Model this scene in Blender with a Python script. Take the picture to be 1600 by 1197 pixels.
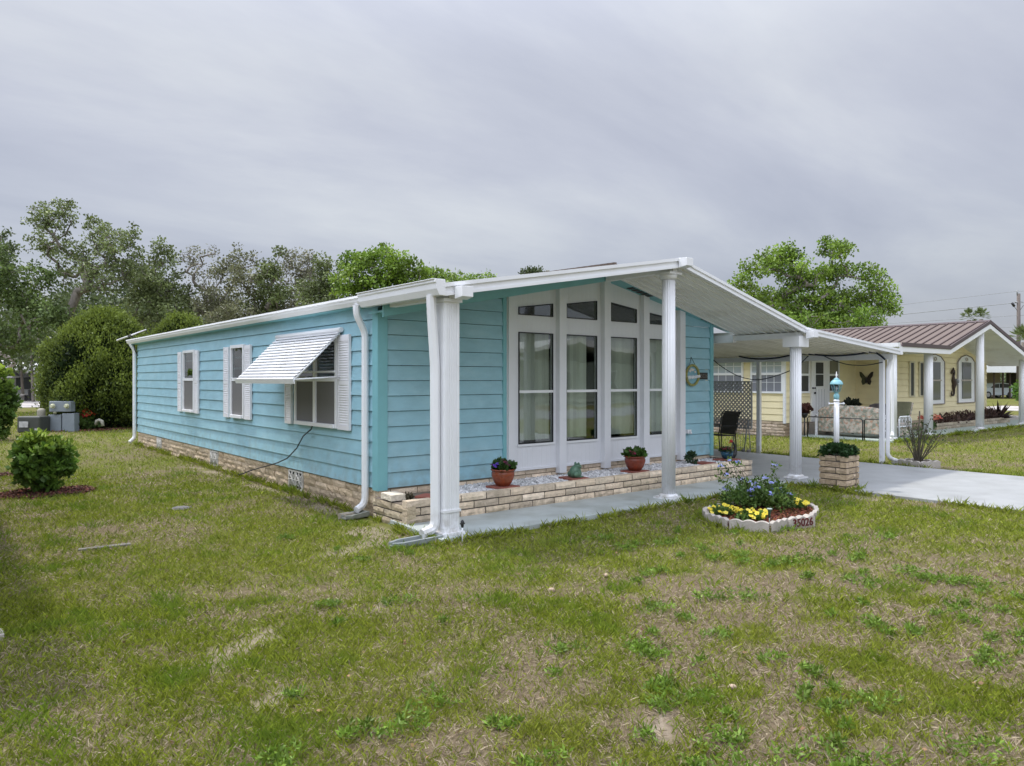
import bpy, bmesh, math, random
import numpy as np
from mathutils import Vector, Matrix, noise

for o in list(bpy.data.objects): bpy.data.objects.remove(o)
SC = bpy.context.scene
COL = SC.collection
PI = math.pi
V = Vector

# ------------------------------------------------------------ camera, world, sun, exposure
CAM = np.array([-4.673, -8.554, 1.80]); FW = np.array([.6289, .7775, 0]); RT = np.array([.7775, -.6289, 0])
cd = bpy.data.cameras.new("Camera"); cam = bpy.data.objects.new("Camera", cd); COL.objects.link(cam)
cam.location = CAM; cam.rotation_euler = (PI/2, 0, -math.atan2(.6289, .7775))
cd.sensor_width = 36; cd.lens = 36*1143/1600; cd.shift_y = -5.5/1600; cd.clip_start = .05; cd.clip_end = 3000
SC.camera = cam

SUNV = V((-.13, .50, 1.0)).normalized()
sun_el = math.asin(SUNV.z); sun_az = math.atan2(SUNV.x, SUNV.y)
w = bpy.data.worlds.new("World"); SC.world = w; w.use_nodes = True
nt = w.node_tree; nt.nodes.clear()
def wn(t, **k):
    n = nt.nodes.new(t)
    for a, b in k.items(): setattr(n, a, b)
    return n
wo = wn('ShaderNodeOutputWorld'); bg = wn('ShaderNodeBackground'); bg.inputs['Strength'].default_value = .10
sky = wn('ShaderNodeTexSky', sky_type='NISHITA', sun_disc=False)
sky.sun_elevation = sun_el; sky.sun_rotation = sun_az; sky.air_density = 1.2; sky.dust_density = 2.0
tc = wn('ShaderNodeTexCoord'); sep = wn('ShaderNodeSeparateXYZ'); nt.links.new(tc.outputs['Generated'], sep.inputs[0])
def m_(op, a, b=None, c=None):
    n = wn('ShaderNodeMath', operation=op)
    for i, q in enumerate((a, b, c)):
        if q is None: continue
        if isinstance(q, (int, float)): n.inputs[i].default_value = q
        else: nt.links.new(q, n.inputs[i])
    return n.outputs[0]
zc = m_('MAXIMUM', sep.outputs['Z'], 0.0)
# cloud layer: project the direction on a plane overhead, so that bands stretch towards the horizon
zz = m_('ADD', zc, .16)
px_ = m_('DIVIDE', sep.outputs['X'], zz); py_ = m_('DIVIDE', sep.outputs['Y'], zz)
cx = wn('ShaderNodeCombineXYZ'); nt.links.new(px_, cx.inputs[0]); nt.links.new(py_, cx.inputs[1])
mp = wn('ShaderNodeMapping'); mp.inputs['Rotation'].default_value = (0, 0, .55); mp.inputs['Scale'].default_value = (.40, .85, 1)
mp.inputs['Location'].default_value = (1.7, .6, 0)
nt.links.new(cx.outputs[0], mp.inputs[0])
n1 = wn('ShaderNodeTexNoise'); n1.inputs['Scale'].default_value = 1.25; n1.inputs['Detail'].default_value = 9; n1.inputs['Roughness'].default_value = .57; n1.inputs['Distortion'].default_value = .25
nt.links.new(mp.outputs[0], n1.inputs['Vector'])
cr = wn('ShaderNodeValToRGB'); nt.links.new(n1.outputs['Fac'], cr.inputs[0])
cr.color_ramp.elements[0].position = .26; cr.color_ramp.elements[0].color = (4.10, 4.40, 5.45, 1)
cr.color_ramp.elements[1].position = .74; cr.color_ramp.elements[1].color = (7.15, 7.45, 7.85, 1)
e = cr.color_ramp.elements.new(.50); e.color = (5.35, 5.65, 6.55, 1)
# an overcast sky is brightest overhead
up = wn('ShaderNodeMapRange', interpolation_type='SMOOTHSTEP')
nt.links.new(zc, up.inputs['Value'])
for k, val in (('From Min', .35), ('From Max', .85), ('To Min', 1.0), ('To Max', 2.5)): up.inputs[k].default_value = val
# added fill: unseen sky left and behind the camera is raised to brighten walls
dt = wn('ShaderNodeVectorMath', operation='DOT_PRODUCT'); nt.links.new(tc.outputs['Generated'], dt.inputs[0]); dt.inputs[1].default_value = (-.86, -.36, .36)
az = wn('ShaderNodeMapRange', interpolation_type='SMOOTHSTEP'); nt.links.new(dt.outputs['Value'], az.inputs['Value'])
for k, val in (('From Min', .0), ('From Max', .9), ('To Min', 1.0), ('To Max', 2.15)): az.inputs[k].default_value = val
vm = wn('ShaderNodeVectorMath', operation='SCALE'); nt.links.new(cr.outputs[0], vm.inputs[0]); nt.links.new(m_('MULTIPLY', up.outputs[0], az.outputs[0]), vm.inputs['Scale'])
# thin places let the blue sky through, mostly low in the sky
hz = wn('ShaderNodeMapRange'); nt.links.new(zc, hz.inputs['Value'])
for k, val in (('From Min', .0), ('From Max', .30), ('To Min', .45), ('To Max', .08)): hz.inputs[k].default_value = val
nb = wn('ShaderNodeVectorMath', operation='SCALE'); nt.links.new(sky.outputs[0], nb.inputs[0]); nb.inputs['Scale'].default_value = .62
mx = wn('ShaderNodeMix', data_type='RGBA'); nt.links.new(hz.outputs[0], mx.inputs['Factor'])
nt.links.new(vm.outputs[0], mx.inputs['A']); nt.links.new(nb.outputs[0], mx.inputs['B'])
nt.links.new(mx.outputs['Result'], bg.inputs['Color']); nt.links.new(bg.outputs[0], wo.inputs['Surface'])

sd = bpy.data.lights.new("Sun", 'SUN'); sd.energy = 3.0; sd.angle = math.radians(3.0); sd.color = (1, .95, .87)
so = bpy.data.objects.new("Sun", sd); COL.objects.link(so); so.rotation_euler = SUNV.to_track_quat('Z', 'Y').to_euler(); so.location = (0, 0, 20)
SC.view_settings.view_transform = 'Standard'; SC.view_settings.look = 'None'; SC.view_settings.exposure = .16; SC.view_settings.gamma = 1
try:
    SC.cycles.max_bounces = 8; SC.cycles.transparent_max_bounces = 12
except Exception: pass

def at(px, py, depth):
    "a point seen at this place of the picture, so many metres away"
    return V(CAM + (FW + RT*((px-800)/1143.) + np.array([0, 0, 1])*(-(py-593)/1143.))*depth)

# ------------------------------------------------------------ materials
MATS = {}
def mat(name, col, rough=.6, var=0, vscale=3, bump=0, bscale=40, vcol=False, metal=0, spec=.5, var2=None, v2scale=.8, transl=0, stretch=None):
    if name in MATS: return MATS[name]
    m = bpy.data.materials.new(name); m.use_nodes = True; t = m.node_tree; N = t.nodes; L = t.links
    b = N['Principled BSDF']; b.inputs['Roughness'].default_value = rough; b.inputs['Metallic'].default_value = metal
    b.inputs['Specular IOR Level'].default_value = spec
    c = N.new('ShaderNodeRGB'); c.outputs[0].default_value = (*col, 1); out = c.outputs[0]
    tcn = N.new('ShaderNodeTexCoord'); src = tcn.outputs['Object']
    if stretch:
        mpn = N.new('ShaderNodeMapping'); mpn.inputs['Scale'].default_value = stretch; L.new(src, mpn.inputs[0]); src = mpn.outputs[0]
    if vcol:
        a = N.new('ShaderNodeAttribute'); a.attribute_name = 'Col'
        mm = N.new('ShaderNodeMix'); mm.data_type = 'RGBA'; mm.blend_type = 'MULTIPLY'; mm.inputs['Factor'].default_value = 1
        L.new(out, mm.inputs['A']); L.new(a.outputs['Color'], mm.inputs['B']); out = mm.outputs['Result']
    def vary(scale, amt, out, colr=None):
        n = N.new('ShaderNodeTexNoise'); n.inputs['Scale'].default_value = scale; n.inputs['Detail'].default_value = 6; n.inputs['Roughness'].default_value = .62
        L.new(src, n.inputs['Vector'])
        r = N.new('ShaderNodeMapRange'); L.new(n.outputs['Fac'], r.inputs['Value'])
        r.inputs['From Min'].default_value = .3; r.inputs['From Max'].default_value = .7
        if colr is None:
            r.inputs['To Min'].default_value = 1-amt; r.inputs['To Max'].default_value = 1+amt
            s = N.new('ShaderNodeVectorMath'); s.operation = 'SCALE'; L.new(out, s.inputs[0]); L.new(r.outputs[0], s.inputs['Scale']); return s.outputs[0]
        r.inputs['From Min'].default_value = .5
        r.inputs['To Min'].default_value = 0; r.inputs['To Max'].default_value = amt
        s = N.new('ShaderNodeMix'); s.data_type = 'RGBA'; L.new(r.outputs[0], s.inputs['Factor']); L.new(out, s.inputs['A']); s.inputs['B'].default_value = (*colr, 1); return s.outputs['Result']
    if var: out = vary(vscale, var, out)
    if var2: out = vary(v2scale, var2[1], out, var2[0])
    L.new(out, b.inputs['Base Color'])
    if bump:
        n = N.new('ShaderNodeTexNoise'); n.inputs['Scale'].default_value = bscale; n.inputs['Detail'].default_value = 5; L.new(src, n.inputs['Vector'])
        bp = N.new('ShaderNodeBump'); bp.inputs['Strength'].default_value = bump; bp.inputs['Distance'].default_value = .02
        L.new(n.outputs['Fac'], bp.inputs['Height']); L.new(bp.outputs[0], b.inputs['Normal'])
    if transl:
        tr = N.new('ShaderNodeBsdfTranslucent'); L.new(out, tr.inputs['Color']); ms = N.new('ShaderNodeMixShader'); ms.inputs[0].default_value = transl
        L.new(b.outputs[0], ms.inputs[1]); L.new(tr.outputs[0], ms.inputs[2]); L.new(ms.outputs[0], N['Material Output'].inputs['Surface'])
    MATS[name] = m
    return m
def glass_mat(name, tint=(.75, .8, .78), ior=1.9):
    m = bpy.data.materials.new(name); m.use_nodes = True; t = m.node_tree; N = t.nodes; L = t.links; N.clear()
    o = N.new('ShaderNodeOutputMaterial'); tr = N.new('ShaderNodeBsdfTransparent'); tr.inputs[0].default_value = (*tint, 1)
    g = N.new('ShaderNodeBsdfGlossy'); g.inputs['Roughness'].default_value = .015; g.inputs['Color'].default_value = (.95, .97, 1, 1)
    f = N.new('ShaderNodeFresnel'); geo_ = N.new('ShaderNodeNewGeometry'); mi = N.new('ShaderNodeMapRange'); L.new(geo_.outputs['Backfacing'], mi.inputs['Value'])
    mi.inputs['To Min'].default_value = ior; mi.inputs['To Max'].default_value = 1/ior; L.new(mi.outputs[0], f.inputs['IOR'])
    nn = N.new('ShaderNodeTexNoise'); nn.inputs['Scale'].default_value = 1.2
    tcn = N.new('ShaderNodeTexCoord'); L.new(tcn.outputs['Object'], nn.inputs['Vector'])
    bp = N.new('ShaderNodeBump'); bp.inputs['Strength'].default_value = .06; bp.inputs['Distance'].default_value = .05; L.new(nn.outputs['Fac'], bp.inputs['Height']); L.new(bp.outputs[0], g.inputs['Normal'])
    mx = N.new('ShaderNodeMixShader'); L.new(f.outputs[0], mx.inputs[0]); L.new(tr.outputs[0], mx.inputs[1]); L.new(g.outputs[0], mx.inputs[2]); L.new(mx.outputs[0], o.inputs[0])
    return m

TEAL = mat('teal_paint', (.300, .525, .610), .55, .09, 2.5, .25, 60, var2=((.42, .64, .71), .5), v2scale=1.6, stretch=(1, 1, 2.2))
TEALTRIM = mat('teal_trim_paint', (.20, .46, .50), .5, .05, 4)
WHITE = mat('white_aluminium', (.80, .81, .83), .38, .03, 2, var2=((.62, .62, .60), .25), v2scale=1.5)
WHITEFLAT = mat('white_painted_panel', (.74, .75, .78), .55, .02, 3)
SOFFIT = mat('white_roof_pan', (.82, .83, .81), .40, .07, 1.2, var2=((.60, .58, .52), .6), v2scale=1.8)
SHUT = mat('white_shutter_vinyl', (.76, .76, .78), .5, .03, 5)
SHING = mat('brown_shingle', (.10, .075, .062), .9, .35, 12, .6, 50)
BRICK = mat('split_face_block', (1.12, 1.12, 1.12), .9, .20, 14, .9, 38, vcol=True, var2=((.36, .29, .18), .30), v2scale=5)
MORTAR = mat('dark_mortar', (.10, .085, .07), .95, .2, 20)
SKIRTB = mat('mortar_tan', (.26, .215, .155), .95, .2, 12)
SLABM = mat('painted_concrete', (.40, .440, .435), .5, .09, 3.5, .2, 90, var2=((.28, .31, .30), .7), v2scale=1.1)
DRIVEM = mat('pale_painted_driveway', (.315, .325, .325), .55, .08, 2.5, .2, 90, var2=((.25, .26, .265), .6), v2scale=.7)
GLASS = glass_mat('window_glass', (.88, .91, .89), 1.75)
GLASS2 = glass_mat('side_window_glass', (.5, .55, .52), 1.9)
DARKIN = mat('dark_room', (.05, .055, .05), .9)
BLIND = mat('vertical_blind_fabric', (.60, .66, .56), .8, .05, 3)
SCREEN = mat('insect_screen', (.16, .155, .15), .8, .2, 200)
BLACK = mat('black_seal', (.012, .013, .015), .5)
GRAVEL = mat('white_gravel', (1, 1, 1), .9, .1, 20, vcol=True)
TERRA = mat('glazed_terracotta', (.23, .055, .022), .25, .25, 8)
REDTILE = mat('red_clay_tile', (.27, .085, .06), .85, .2, 14, .3, 40)
FROG = mat('green_glazed_stone', (.085, .17, .11), .4, .35, 14, .3, 30)
BLUEPOT = mat('teal_glazed_pot', (.02, .085, .14), .2, .3, 9)
LEAF = mat('leaves', (1, 1, 1), .5, vcol=True, transl=.28, spec=.35)
PETAL = mat('petals', (1, 1, 1), .7, vcol=True, transl=.25)
BARK = mat('grey_bark', (.21, .185, .16), .95, .35, 6, .8, 22, stretch=(1, 1, .3))
STEM = mat('plant_stem', (.12, .10, .055), .9, .2, 10)
MULCH = mat('red_mulch', (1, 1, 1), .95, .25, 30, vcol=True)
CONC = mat('edging_concrete', (.41, .375, .335), .9, .16, 9, .5, 60, var2=((.30, .27, .24), .4), v2scale=5)
REDPAINT = mat('dark_red_numeral', (.10, .008, .012), .5)
BLKM = mat('black_metal', (.018, .018, .020), .45)
SLING = mat('dark_sling_mesh', (.065, .058, .052), .8, .2, 60)
GREYM = mat('grey_metal', (.30, .31, .32), .5, .1, 5)
LATM = mat('grey_lattice', (.40, .40, .40), .7)
AQUA = mat('aqua_cast_metal', (.22, .46, .52), .45, .1, 14)
YEL = mat('cream_yellow_siding', (.84, .74, .47), .6, .05, 2, .1, 60)
BRMET = mat('brown_roof_metal', (.135, .102, .086), .70, .06, 2)
BRTRIM = mat('dark_brown_trim', (.075, .050, .052), .45)
CABLE = mat('dark_blue_rope_light', (.010, .016, .04), .5)
GREYHOUSE = mat('grey_siding', (.30, .30, .31), .7, .06, 2)
GREENBOX = mat('utility_green', (.050, .055, .048), .5, .1, 4)
UTGREY = mat('utility_grey', (.22, .25, .28), .5, .1, 5)
WOODPOLE = mat('weathered_pole', (.13, .11, .10), .9, .25, 8, stretch=(4, 4, .4))
FLORAL = None

def grime(m, z0, z1, col, amt, scale=7):
    "splashed soil near the ground: a real stain, strongest in the lowest courses, broken up by noise"
    t = m.node_tree; N = t.nodes; L = t.links; b = N['Principled BSDF']; src = b.inputs['Base Color'].links[0].from_socket
    g = N.new('ShaderNodeNewGeometry'); sp = N.new('ShaderNodeSeparateXYZ'); L.new(g.outputs['Position'], sp.inputs[0]); r = N.new('ShaderNodeMapRange'); L.new(sp.outputs['Z'], r.inputs['Value'])
    for k, v in (('From Min', z0), ('From Max', z1), ('To Min', 1.0), ('To Max', 0.0)): r.inputs[k].default_value = v
    n = N.new('ShaderNodeTexNoise'); n.inputs['Scale'].default_value = scale; n.inputs['Detail'].default_value = 7; L.new(g.outputs['Position'], n.inputs['Vector'])
    r2 = N.new('ShaderNodeMapRange'); L.new(n.outputs['Fac'], r2.inputs['Value']); r2.inputs['From Min'].default_value = .42; r2.inputs['From Max'].default_value = .68
    mu = N.new('ShaderNodeMath'); mu.operation = 'MULTIPLY'; L.new(r.outputs[0], mu.inputs[0]); L.new(r2.outputs[0], mu.inputs[1]); m3 = N.new('ShaderNodeMath'); m3.operation = 'MULTIPLY'; L.new(mu.outputs[0], m3.inputs[0]); m3.inputs[1].default_value = amt
    mx = N.new('ShaderNodeMix'); mx.data_type = 'RGBA'; L.new(m3.outputs[0], mx.inputs['Factor']); L.new(src, mx.inputs['A']); mx.inputs['B'].default_value = (*col, 1); L.new(mx.outputs['Result'], b.inputs['Base Color'])
grime(TEAL, .30, .95, (.22, .24, .19), .45); grime(WHITE, .0, .38, (.30, .27, .21), .75, 12); grime(BRICK, .0, .20, (.14, .11, .075), .8, 9); grime(SLABM, -.05, .30, (.22, .23, .19), .55, 2.2); grime(DRIVEM, -.05, .30, (.20, .20, .19), .5, 1.4)

# ------------------------------------------------------------ mesh builder
class MB:
    def __init__(s): s.v = []; s.f = []; s.c = []; s.s = []
    def face(s, idx, c=None, sm=False): s.f.append(idx); s.c.append(c); s.s.append(sm)
    def poly(s, pts, c=None):
        n = len(s.v); s.v += [tuple(p) for p in pts]; s.face(list(range(n, n+len(pts))), c); return s
    def hexa(s, P, c=None):
        "P: 8 corners, bottom 4 counter-clockwise then top 4"
        n = len(s.v); s.v += [tuple(p) for p in P]
        for q in ((0, 3, 2, 1), (4, 5, 6, 7), (0, 1, 5, 4), (1, 2, 6, 5), (2, 3, 7, 6), (3, 0, 4, 7)): s.face([n+i for i in q], c)
        return s
    def box(s, x0, x1, y0, y1, z0, z1, c=None):
        return s.hexa([(x0, y0, z0), (x1, y0, z0), (x1, y1, z0), (x0, y1, z0), (x0, y0, z1), (x1, y0, z1), (x1, y1, z1), (x0, y1, z1)], c)
    def obox(s, o, a, b, h, c=None):
        "parallelepiped: corner o, edge vectors a, b, h"
        o, a, b, h = V(o), V(a), V(b), V(h)
        return s.hexa([o, o+a, o+a+b, o+b, o+h, o+a+h, o+a+b+h, o+b+h], c)
    def extrude(s, pts, d, c=None):
        n = len(s.v); k = len(pts); d = V(d)
        s.v += [tuple(p) for p in pts]; s.v += [tuple(V(p)+d) for p in pts]
        s.face(list(range(n+k-1, n-1, -1)), c); s.face(list(range(n+k, n+2*k)), c)
        for i in range(k):
            j = (i+1) % k; s.face([n+i, n+j, n+k+j, n+k+i], c)
        return s
    def tube(s, pts, r, n=8, c=None, caps=True, flat=None, sm=True):
        pts = [V(p) for p in pts]; m = len(pts)
        rr = r if isinstance(r, (list, tuple)) else [r]*m
        base = len(s.v); ref = None
        for i, p in enumerate(pts):
            t = (pts[min(i+1, m-1)]-pts[max(i-1, 0)])
            t = t.normalized() if t.length > 1e-9 else V((0, 0, 1))
            if ref is None: ref = V((1, 0, 0)) if abs(t.x) < .9 else V((0, 1, 0))
            u = (ref - t*ref.dot(t)).normalized(); w2 = t.cross(u); ref = u
            for k in range(n):
                a = 2*PI*k/n
                s.v.append(tuple(p+(u*math.cos(a)+w2*math.sin(a))*rr[i]))
        for i in range(m-1):
            for k in range(n):
                k2 = (k+1) % n
                s.face([base+i*n+k, base+i*n+k2, base+(i+1)*n+k2, base+(i+1)*n+k], c, sm)
        if caps:
            s.face([base+k for k in range(n-1, -1, -1)], c); s.face([base+(m-1)*n+k for k in range(n)], c)
        return s
    def lathe(s, prof, ctr=(0, 0, 0), n=20, c=None, sm=True, flutes=0, fl=.0):
        base = len(s.v); m = len(prof)
        for r, z in prof:
            for k in range(n):
                a = 2*PI*k/n; q = r
                if flutes and r > 0: q = r*(1-fl*(.5+.5*math.cos(a*flutes)))
                s.v.append((ctr[0]+q*math.cos(a), ctr[1]+q*math.sin(a), ctr[2]+z))
        for i in range(m-1):
            for k in range(n):
                k2 = (k+1) % n; s.face([base+i*n+k, base+i*n+k2, base+(i+1)*n+k2, base+(i+1)*n+k], c, sm)
        s.face([base+k for k in range(n-1, -1, -1)], c); s.face([base+(m-1)*n+k for k in range(n)], c)
        return s
    def ell(s, ctr, r, n=14, c=None, R=None):
        prof = [(math.sin(PI*i/8), -math.cos(PI*i/8)) for i in range(9)]; prof[0] = (.02, -1); prof[-1] = (.02, 1)
        b = len(s.v); s.lathe(prof, n=n, c=c)
        for i in range(b, len(s.v)):
            p = V((s.v[i][0]*r[0], s.v[i][1]*r[1], s.v[i][2]*r[2]))
            if R is not None: p = R @ p
            s.v[i] = tuple(p+V(ctr))
        return s
    def add(s, o, M=None):
        b = len(s.v)
        s.v += [tuple(M @ V(p)) if M is not None else p for p in o.v]
        for f, c, q in zip(o.f, o.c, o.s): s.face([b+i for i in f], c, q)
        return s
    def clip(s, co, no):
        "cut away everything on the side the normal points to"
        me = s.mesh('tmp'); bm = bmesh.new(); bm.from_mesh(me)
        r = bmesh.ops.bisect_plane(bm, geom=bm.verts[:]+bm.edges[:]+bm.faces[:], plane_co=co, plane_no=no, clear_outer=True)
        bm.verts.ensure_lookup_table()
        s.v = [tuple(v.co) for v in bm.verts]; s.f = [[v.index for v in f.verts] for f in bm.faces]; s.c = [None]*len(s.f); s.s = [False]*len(s.f)
        bm.free(); bpy.data.meshes.remove(me); return s
    def mesh(s, name, off=None):
        me = bpy.data.meshes.new(name)
        vs = s.v if off is None else [(a-off[0], b-off[1], c-off[2]) for a, b, c in s.v]
        me.from_pydata(vs, [], s.f)
        me.polygons.foreach_set('use_smooth', s.s)
        if any(c is not None for c in s.c):
            a = me.color_attributes.new('Col', 'FLOAT_COLOR', 'CORNER')
            cc = []
            for f, c in zip(s.f, s.c): cc += (list(c or (1, 1, 1))+[1])*len(f)
            a.data.foreach_set('color', cc)
        me.update(); return me
    def build(s, name, m, parent=None, label=None, bevel=0):
        off = parent.matrix_world.translation if False else None
        if parent is not None:
            q = parent; off = V((0, 0, 0))
            while q is not None: off = off+V(q.location); q = q.parent
        me = s.mesh(name, off); me.materials.append(m)
        o = bpy.data.objects.new(name, me); COL.objects.link(o)
        if parent is not None: o.parent = parent
        if label: o['label'] = label
        if bevel:
            b = o.modifiers.new('b', 'BEVEL'); b.width = bevel; b.segments = 2; b.limit_method = 'ANGLE'; b.angle_limit = .6
        return o
def tag(o, label=None, cat=None, group=None, kind=None):
    if label: o['label'] = label
    if cat: o['category'] = cat
    if group: o['group'] = group
    if kind: o['kind'] = kind
    return o
def thing(name, loc, label, cat, group=None):
    o = bpy.data.objects.new(name, None); COL.objects.link(o); o.location = loc; o.empty_display_size = .2
    return tag(o, label, cat, group)
def rebase(o):
    "put a lone mesh's origin at its base"
    me = o.data; n = len(me.vertices); co = np.empty(n*3); me.vertices.foreach_get('co', co); co = co.reshape(-1, 3)
    c = np.array([(co[:, 0].min()+co[:, 0].max())/2, (co[:, 1].min()+co[:, 1].max())/2, co[:, 2].min()])
    me.vertices.foreach_set('co', (co-c).ravel()); o.location = V(c)+V(o.location); me.update(); return o
def copy_tree(o, loc, label, group=None):
    r = o.copy(); COL.objects.link(r); r.location = loc; r['label'] = label
    if group: r['group'] = group
    for ch in list(o.children):
        c = ch.copy(); COL.objects.link(c); c.parent = r
        for g in list(ch.children):
            d = g.copy(); COL.objects.link(d); d.parent = c
    return r
def text_mb(s, size, ext=.006, bold=0):
    cu = bpy.data.curves.new('t', 'FONT'); cu.body = s; cu.size = size; cu.extrude = ext; cu.offset = bold; cu.align_x = 'CENTER'; cu.align_y = 'CENTER'; cu.resolution_u = 3
    o = bpy.data.objects.new('t', cu); COL.objects.link(o); dg = bpy.context.evaluated_depsgraph_get(); dg.update()
    me = bpy.data.meshes.new_from_object(o.evaluated_get(dg)); mb = MB(); mb.v = [tuple(v.co) for v in me.vertices]
    for p in me.polygons: mb.face(list(p.vertices))
    bpy.data.objects.remove(o); bpy.data.curves.remove(cu); bpy.data.meshes.remove(me)
    return mb

# ------------------------------------------------------------ foliage helpers
def np_mesh(name, verts, nper, cols, m, parent=None):
    "verts (n*nper,3); every nper vertices are one face; cols (n,3)"
    n = len(verts)//nper; me = bpy.data.meshes.new(name)
    off = np.zeros(3)
    if parent is not None:
        q = parent
        while q is not None: off = off+np.array(q.location); q = q.parent
    me.vertices.add(n*nper); me.vertices.foreach_set('co', (verts-off).astype(np.float32).ravel())
    me.loops.add(n*nper); me.loops.foreach_set('vertex_index', np.arange(n*nper, dtype=np.int32))
    me.polygons.add(n); me.polygons.foreach_set('loop_start', np.arange(0, n*nper, nper, dtype=np.int32))
    a = me.color_attributes.new('Col', 'FLOAT_COLOR', 'CORNER')
    c4 = np.ones((n*nper, 4), np.float32); c4[:, :3] = np.repeat(cols, nper, 0); a.data.foreach_set('color', c4.ravel())
    me.update(calc_edges=True); me.materials.append(m)
    o = bpy.data.objects.new(name, me); COL.objects.link(o)
    if parent is not None: o.parent = parent
    return o
def rdir(rg, n, up=0.0):
    d = rg.normal(size=(n, 3)); d[:, 2] += up; return d/np.linalg.norm(d, axis=1, keepdims=True)
def leaf_verts(rg, P, D, L, W):
    "kite-shaped leaves at P along D, length L, half width W"
    S = np.cross(D, rdir(rg, len(P))); S /= np.linalg.norm(S, axis=1, keepdims=True)+1e-9
    L = L[:, None]; W = W[:, None]
    return np.stack([P, P+D*L*.45+S*W, P+D*L, P+D*L*.45-S*W], 1).reshape(-1, 3)
def clump_leaves(rg, centers, n, rad, size, base, tipc, cvar=.25, up=.15, asp=.35, flat=1.0):
    nc = len(centers); C = np.repeat(centers, n, 0)
    k = rg.normal(size=(nc*n, 3)); k /= np.linalg.norm(k, axis=1, keepdims=True); k *= (rg.random((nc*n, 1))**.45)*rad; k[:, 2] *= flat
    P = C+k
    D = rdir(rg, nc*n, up)+k/rad*.6; D /= np.linalg.norm(D, axis=1, keepdims=True)
    L = size*(.6+.8*rg.random(nc*n)); V4 = leaf_verts(rg, P, D, L, L*asp)
    mixv = np.repeat(rg.random(nc), n)*.6+rg.random(nc*n)*.4
    c = np.array(base)[None]*(1-mixv[:, None])+np.array(tipc)[None]*mixv[:, None]
    c = c*(1+cvar*1.5*(np.repeat(rg.random(nc), n)-.5)[:, None]*2)*(1+.25*(rg.random(nc*n)-.5))[:, None]
    return V4, np.clip(c, .002, 1)
def limbs(trunk, pts, r0, rng, mb, minr=.012):
    "connect every crown point to the nearest limb node, then give limbs a thickness from what they carry"
    nodes = [V(p) for p in trunk]; par = [i-1 for i in range(len(nodes))]
    top = nodes[-1]; order = sorted(pts, key=lambda p: (V(p)-top).length)
    arr = np.array([tuple(p) for p in nodes])
    lo = max(1, len(nodes)-4)
    for p in order:
        p = V(p); d = np.linalg.norm(arr[lo:]-np.array(p), axis=1); i = int(np.argmin(d))+lo
        a = nodes[i]; L = (p-a).length; k = max(1, int(L/1.1)); last = i
        for q in range(1, k+1):
            t = q/k; x = a.lerp(p, t)
            if q < k: x = x+V((rng.uniform(-.1, .1), rng.uniform(-.1, .1), rng.uniform(-.02, .16)))*min(L, 2.0)
            nodes.append(x); par.append(last); last = len(nodes)-1
        arr = np.array([tuple(q) for q in nodes])
    cnt = [1]*len(nodes)
    for i in range(len(nodes)-1, 0, -1): cnt[par[i]] += cnt[i]
    tot = cnt[0]; rad = [max(minr, r0*(c/tot)**.60) for c in cnt]
    for i in range(len(trunk)): rad[i] = r0*(1.25-.45*i/max(1, len(trunk)-1)) if i < len(trunk)-1 else max(rad[i], r0*.7)
    for i in range(1, len(nodes)):
        mb.tube([nodes[par[i]], nodes[i]], [min(rad[par[i]], rad[i]*1.5), rad[i]], 6 if rad[i] > .05 else 4, caps=False)
    return nodes
def make_tree(name, base, trunk, blobs, nclump, nleaf, crad, lsize, c0, c1, label, group, seed, r0=.28, flat=.75, bare=0, asp=.38, cat='tree'):
    rg = np.random.default_rng(seed); rng = random.Random(seed)
    t = thing(name, base, label, cat, group); pts = []
    wts = np.array([b[3]*b[4]*b[5] for b in blobs])**.8; wts /= wts.sum()
    for i, b in enumerate(blobs):
        k = max(3, int(round(nclump*wts[i])))
        d = rg.normal(size=(k, 3)); d /= np.linalg.norm(d, axis=1, keepdims=True); d *= (rg.random((k, 1))**.40)
        pts += [(b[0]+q[0]*b[3], b[1]+q[1]*b[4], b[2]+q[2]*b[5]) for q in d]
    mb = MB(); limbs(trunk, pts, r0, rng, mb)
    mb.build('trunk', BARK, t)
    P = np.array(pts)
    if bare: P = P[rg.random(len(P)) > bare]
    vv, cc = clump_leaves(rg, P, nleaf, crad, lsize, c0, c1, flat=flat, asp=asp)
    np_mesh('crown', vv, 4, cc, LEAF, t)
    return t

# ------------------------------------------------------------ ground
rs = np.random.RandomState(7)
PERM = rs.rand(256, 256)
def vn(x, y):
    xi = np.floor(x).astype(int); yi = np.floor(y).astype(int); fx = x-xi; fy = y-yi
    fx = fx*fx*(3-2*fx); fy = fy*fy*(3-2*fy)
    g = lambda a, b: PERM[a % 256, b % 256]
    return (g(xi, yi)*(1-fx)+g(xi+1, yi)*fx)*(1-fy)+(g(xi, yi+1)*(1-fx)+g(xi+1, yi+1)*fx)*fy
def fbm(x, y, o=4):
    s = 0; a = .5; t = 0
    for k in range(o): s = s+a*vn(x*2**k+17.3*k, y*2**k+5.1*k); t += a; a *= .55
    return s/t
BARE = [(-2.95, -3.55, .42, .20, .5), (-3.05, -4.4, .3, .14, .9), (-1.9, -3.4, .22, .16, .3), (-2.15, -4.75, .12, .1, 0), (-.95, -1.35, .55, .35, .2), (-.55, -.7, .3, .5, 0), (-.28, 1.0, .28, 1.0, 0), (-.2, 3.2, .22, 1.2, 0), (-.25, 6.5, .2, 1.5, 0),
        (-1.7, -6.1, .2, .1, .4), (6.4, -3.2, .5, .4, .2), (7.0, -3.2, .3, .5, 0)]
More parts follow.
